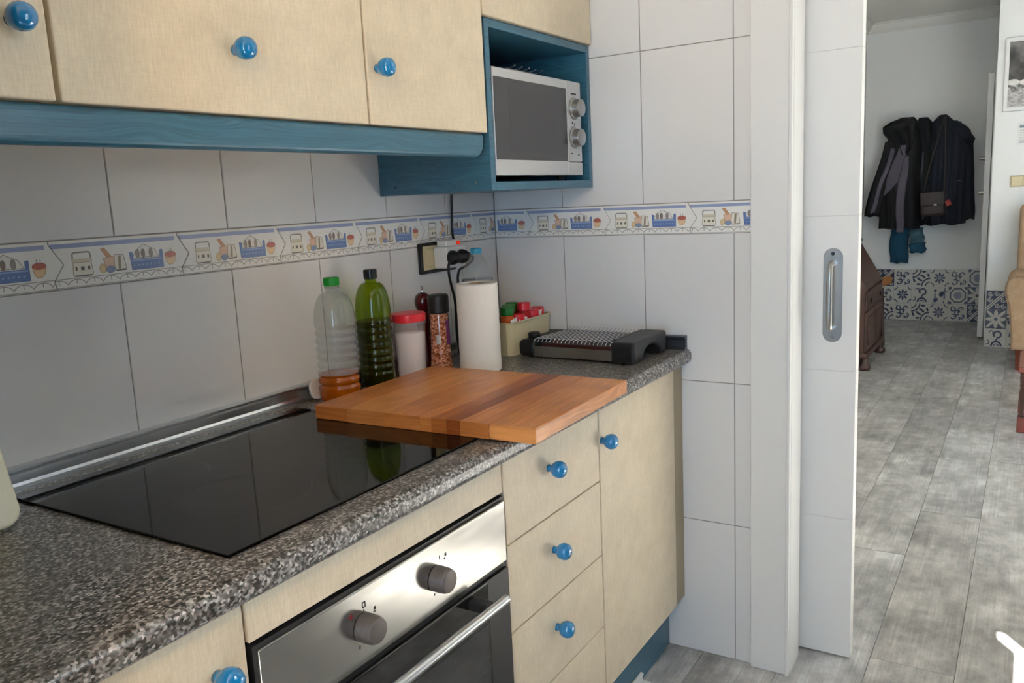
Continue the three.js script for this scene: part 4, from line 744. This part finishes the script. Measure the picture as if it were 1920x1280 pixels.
  up(s, 'strap', merge([tube([[0.545, 1.17, Z + 0.320], [0.585, 1.4, Z + 0.300], [0.66, 1.7, Z + 0.300], [0.69, 1.835, Z + 0.290]], 0.009, 40, 6), tube([[0.715, 1.18, Z + 0.320], [0.712, 1.4, Z + 0.315], [0.705, 1.65, Z + 0.295], [0.695, 1.835, Z + 0.290]], 0.009, 40, 6)]), mat.strap);
  up(s, 'red_tag', (() => { const g = new RoundedBoxGeometry(0.045, 0.05, 0.02, 2, 0.008); g.rotateZ(0.5); return g.translate(0.745, 1.095, Z + 0.325); })(), M({ color: '#9c3a34', roughness: 0.7 }), 'small red tag');
}
const door2 = structure('door_2');
{
  part('door_leaf', box(1.036, 1.078, 0.01, 2.1, -6.42, -5.6, 0.003), mat.whitePaint, door2); part('door_frame', box(1.085, 1.107, 0.0, 2.14, -5.6, -5.53, 0.003), mat.whitePaint, door2);
  for (const y of [1.45, 1.178]) part('lock', merge([new THREE.CylinderGeometry(0.02, 0.02, 0.01, 20).rotateZ(Math.PI / 2).translate(1.031, y, -5.66), new THREE.CylinderGeometry(0.013, 0.016, 0.03, 20).rotateZ(Math.PI / 2).translate(1.012, y, -5.66)]), mat.satinSteel, door2);
}
{ // framed landscape photograph, notice, switch on the living room wall
  const photo = canvasTex(512, 384, (c, w, h) => {
    const sky = noise(7, 5), d = noise(26, 20), e = noise(60, 40), im = c.createImageData(w, h);
    for (let y = 0; y < h; y++) for (let x = 0; x < w; x++) {
      const u = x / w, v = y / h; let t;
      if (v < 0.6) t = 70 + (sky(u, v) - 0.5) * 90 + (d(u, v) - 0.5) * 40 + v * 40;
      else if (v < 0.74 + d(u, 0.5) * 0.02) t = 130 + (e(u, v) - 0.5) * 170 + (d(u, v) - 0.5) * 60; else t = 165 + (d(u, v * 3) - 0.5) * 60 + (e(u, v) - 0.5) * 30;
      const i = (y * w + x) * 4; im.data[i] = clamp(t + 4); im.data[i + 1] = clamp(t + 1); im.data[i + 2] = clamp(t - 3); im.data[i + 3] = 255;
    }
    c.putImageData(im, 0, 0);
    c.fillStyle = 'rgba(225,222,215,0.9)'; for (const [x, y, a, b] of [[24, 236, 30, 17], [88, 240, 34, 18], [300, 238, 28, 15]]) { c.beginPath(); c.ellipse(x, y, a, b, 0, 0, 7); c.fill(); }
  });
  const p = thing('framed_picture', 'white framed black and white landscape photograph of dark clouds over pale trees', 'picture', [1.5, 1.8, CZ]);
  const x0 = 1.156, x1 = 1.9, y0 = 1.77, y1 = 2.29, s = poly([[x0, y0], [x1, y0], [x1, y1], [x0, y1]]); s.holes.push(poly([[x0 + 0.028, y0 + 0.03], [x1 - 0.028, y0 + 0.03], [x1 - 0.028, y1 - 0.03], [x0 + 0.028, y1 - 0.03]]));
  up(p, 'frame', extrude(s, 0.022, 0.004, 2).translate(0, 0, CZ + 0.001), mat.whitePaint, 'white frame');
  up(p, 'photograph', new THREE.BoxGeometry(x1 - x0 - 0.05, y1 - y0 - 0.054, 0.004).translate((x0 + x1) / 2, (y0 + y1) / 2, CZ + 0.008), M({ map: photo, roughness: 0.4 }));
  const note = canvasTex(256, 200, (c) => { c.fillStyle = '#e8e8e4'; c.fillRect(0, 0, 256, 200); c.fillStyle = '#7d8b90'; c.fillRect(16, 20, 150, 26); c.fillStyle = '#b3b9b9'; for (let i = 0; i < 5; i++) c.fillRect(20, 66 + i * 22, 120 + (i * 53) % 90, 5); c.fillStyle = '#8b9aa8'; c.fillRect(16, 172, 60, 10); });
  const q = thing('paper_notice', 'small printed paper with grey heading pinned below the framed picture', 'notice', [1.36, 1.52, CZ]); up(q, 'sheet', new THREE.BoxGeometry(0.21, 0.158, 0.002).translate(1.361, 1.604, CZ + 0.0022), M({ map: note, roughness: 0.8 }));
  const w = thing('light_switch', 'cream double light switch with gold edge on the white living room wall', 'switch', [1.3, 1.22, CZ]); up(w, 'frame', box(1.226, 1.39, 1.221, 1.303, CZ + 0.001, CZ + 0.009, 0.002), M({ color: '#a89a78', metalness: 0.4, roughness: 0.4 })); for (const x of [1.236, 1.31]) up(w, 'rocker', box(x, x + 0.07, 1.23, 1.294, CZ + 0.0085, CZ + 0.014, 0.002), mat.socketCream);
}
{ // armchair with rolled arms, facing the camera
  const x0 = 1.25, z1 = -4.33, W = 0.86, a = thing('armchair', 'beige upholstered armchair with rolled arms and dark red legs by the patterned tiles', 'armchair', [x0 + W / 2, 0, z1 - 0.4]);
  const armShape = () => { const s = new THREE.Shape(); s.moveTo(0.05, 0.14); s.bezierCurveTo(0.045, 0.3, 0.035, 0.4, 0.012, 0.48); s.bezierCurveTo(-0.012, 0.56, 0.0, 0.62, 0.05, 0.635); s.bezierCurveTo(0.12, 0.65, 0.17, 0.62, 0.17, 0.55); s.lineTo(0.17, 0.14); s.closePath(); return s; };
  up(a, 'arm', boxUV(extrude(armShape(), 0.62, 0.016, 4, 10).translate(x0, 0, z1 - 0.62)), mat.armchair); up(a, 'arm', boxUV(extrude(armShape(), 0.62, 0.016, 4, 10).rotateY(Math.PI).translate(x0 + W, 0, z1)), mat.armchair);
  const pip = (f) => tube(armShape().getPoints(8).slice(0, -2).map((p) => [f(p.x), p.y, z1 - 0.004]), 0.004, 60, 6); up(a, 'piping', merge([pip((x) => x0 + x), pip((x) => x0 + W - x)]), mat.piping);
  up(a, 'seat_base', box(x0 + 0.15, x0 + W - 0.15, 0.14, 0.33, z1 - 0.62, z1 - 0.02, 0.02), mat.armchair); up(a, 'seat_cushion', box(x0 + 0.172, x0 + W - 0.172, 0.33, 0.48, z1 - 0.56, z1 + 0.0, 0.04), mat.armchair);
  const bk = roundRect(x0 + 0.052, 0.14, x0 + W - 0.052, 1.1, 0.05); up(a, 'backrest', boxUV(extrude(bk, 0.16, 0.03, 4, 8).rotateX(-0.08).translate(0, 0, z1 - 0.68)), mat.armchair);
  for (const [x, z] of [[x0 + 0.1, z1 - 0.05], [x0 + W - 0.1, z1 - 0.05], [x0 + 0.1, z1 - 0.6], [x0 + W - 0.1, z1 - 0.6]]) up(a, 'leg', (() => { const g = new THREE.CylinderGeometry(0.036, 0.027, 0.145, 4); g.rotateY(Math.PI / 4); return g.translate(x, 0.0725, z); })(), mat.redWood, 'dark red wooden leg');
}
{ // low wooden table
  const x0 = 1.357, z0 = -2.75, t = thing('low_table', 'low dark wooden table with turned leg on red brown foot before the armchair', 'table', [x0 + 0.4, 0, z0 - 0.2]);
  up(t, 'table_top', box(x0 + 0.004, x0 + 0.8, 0.315, 0.345, z0 - 0.45, z0 + 0.02, 0.006), mat.redWood); const leg = [[0, 0.08], [0.02, 0.08], [0.024, 0.09], [0.014, 0.1], [0.02, 0.15], [0.024, 0.2], [0.018, 0.235], [0.022, 0.245], [0.014, 0.255], [0.02, 0.29], [0.022, 0.315], [0, 0.315]];
  for (const [x, z] of [[x0 + 0.035, z0 - 0.01], [x0 + 0.765, z0 - 0.01], [x0 + 0.035, z0 - 0.42], [x0 + 0.765, z0 - 0.42]]) { const l = up(t, 'leg', lathe(leg, 24).translate(x, 0, z), mat.darkWood, 'turned dark leg'); part('foot_block', rel(box(x - 0.026, x + 0.026, 0.001, 0.082, z - 0.026, z + 0.026, 0.004), t), mat.redWood, l, 'red brown foot block'); }
}

shade(scene);
renderer.render(scene, camera);
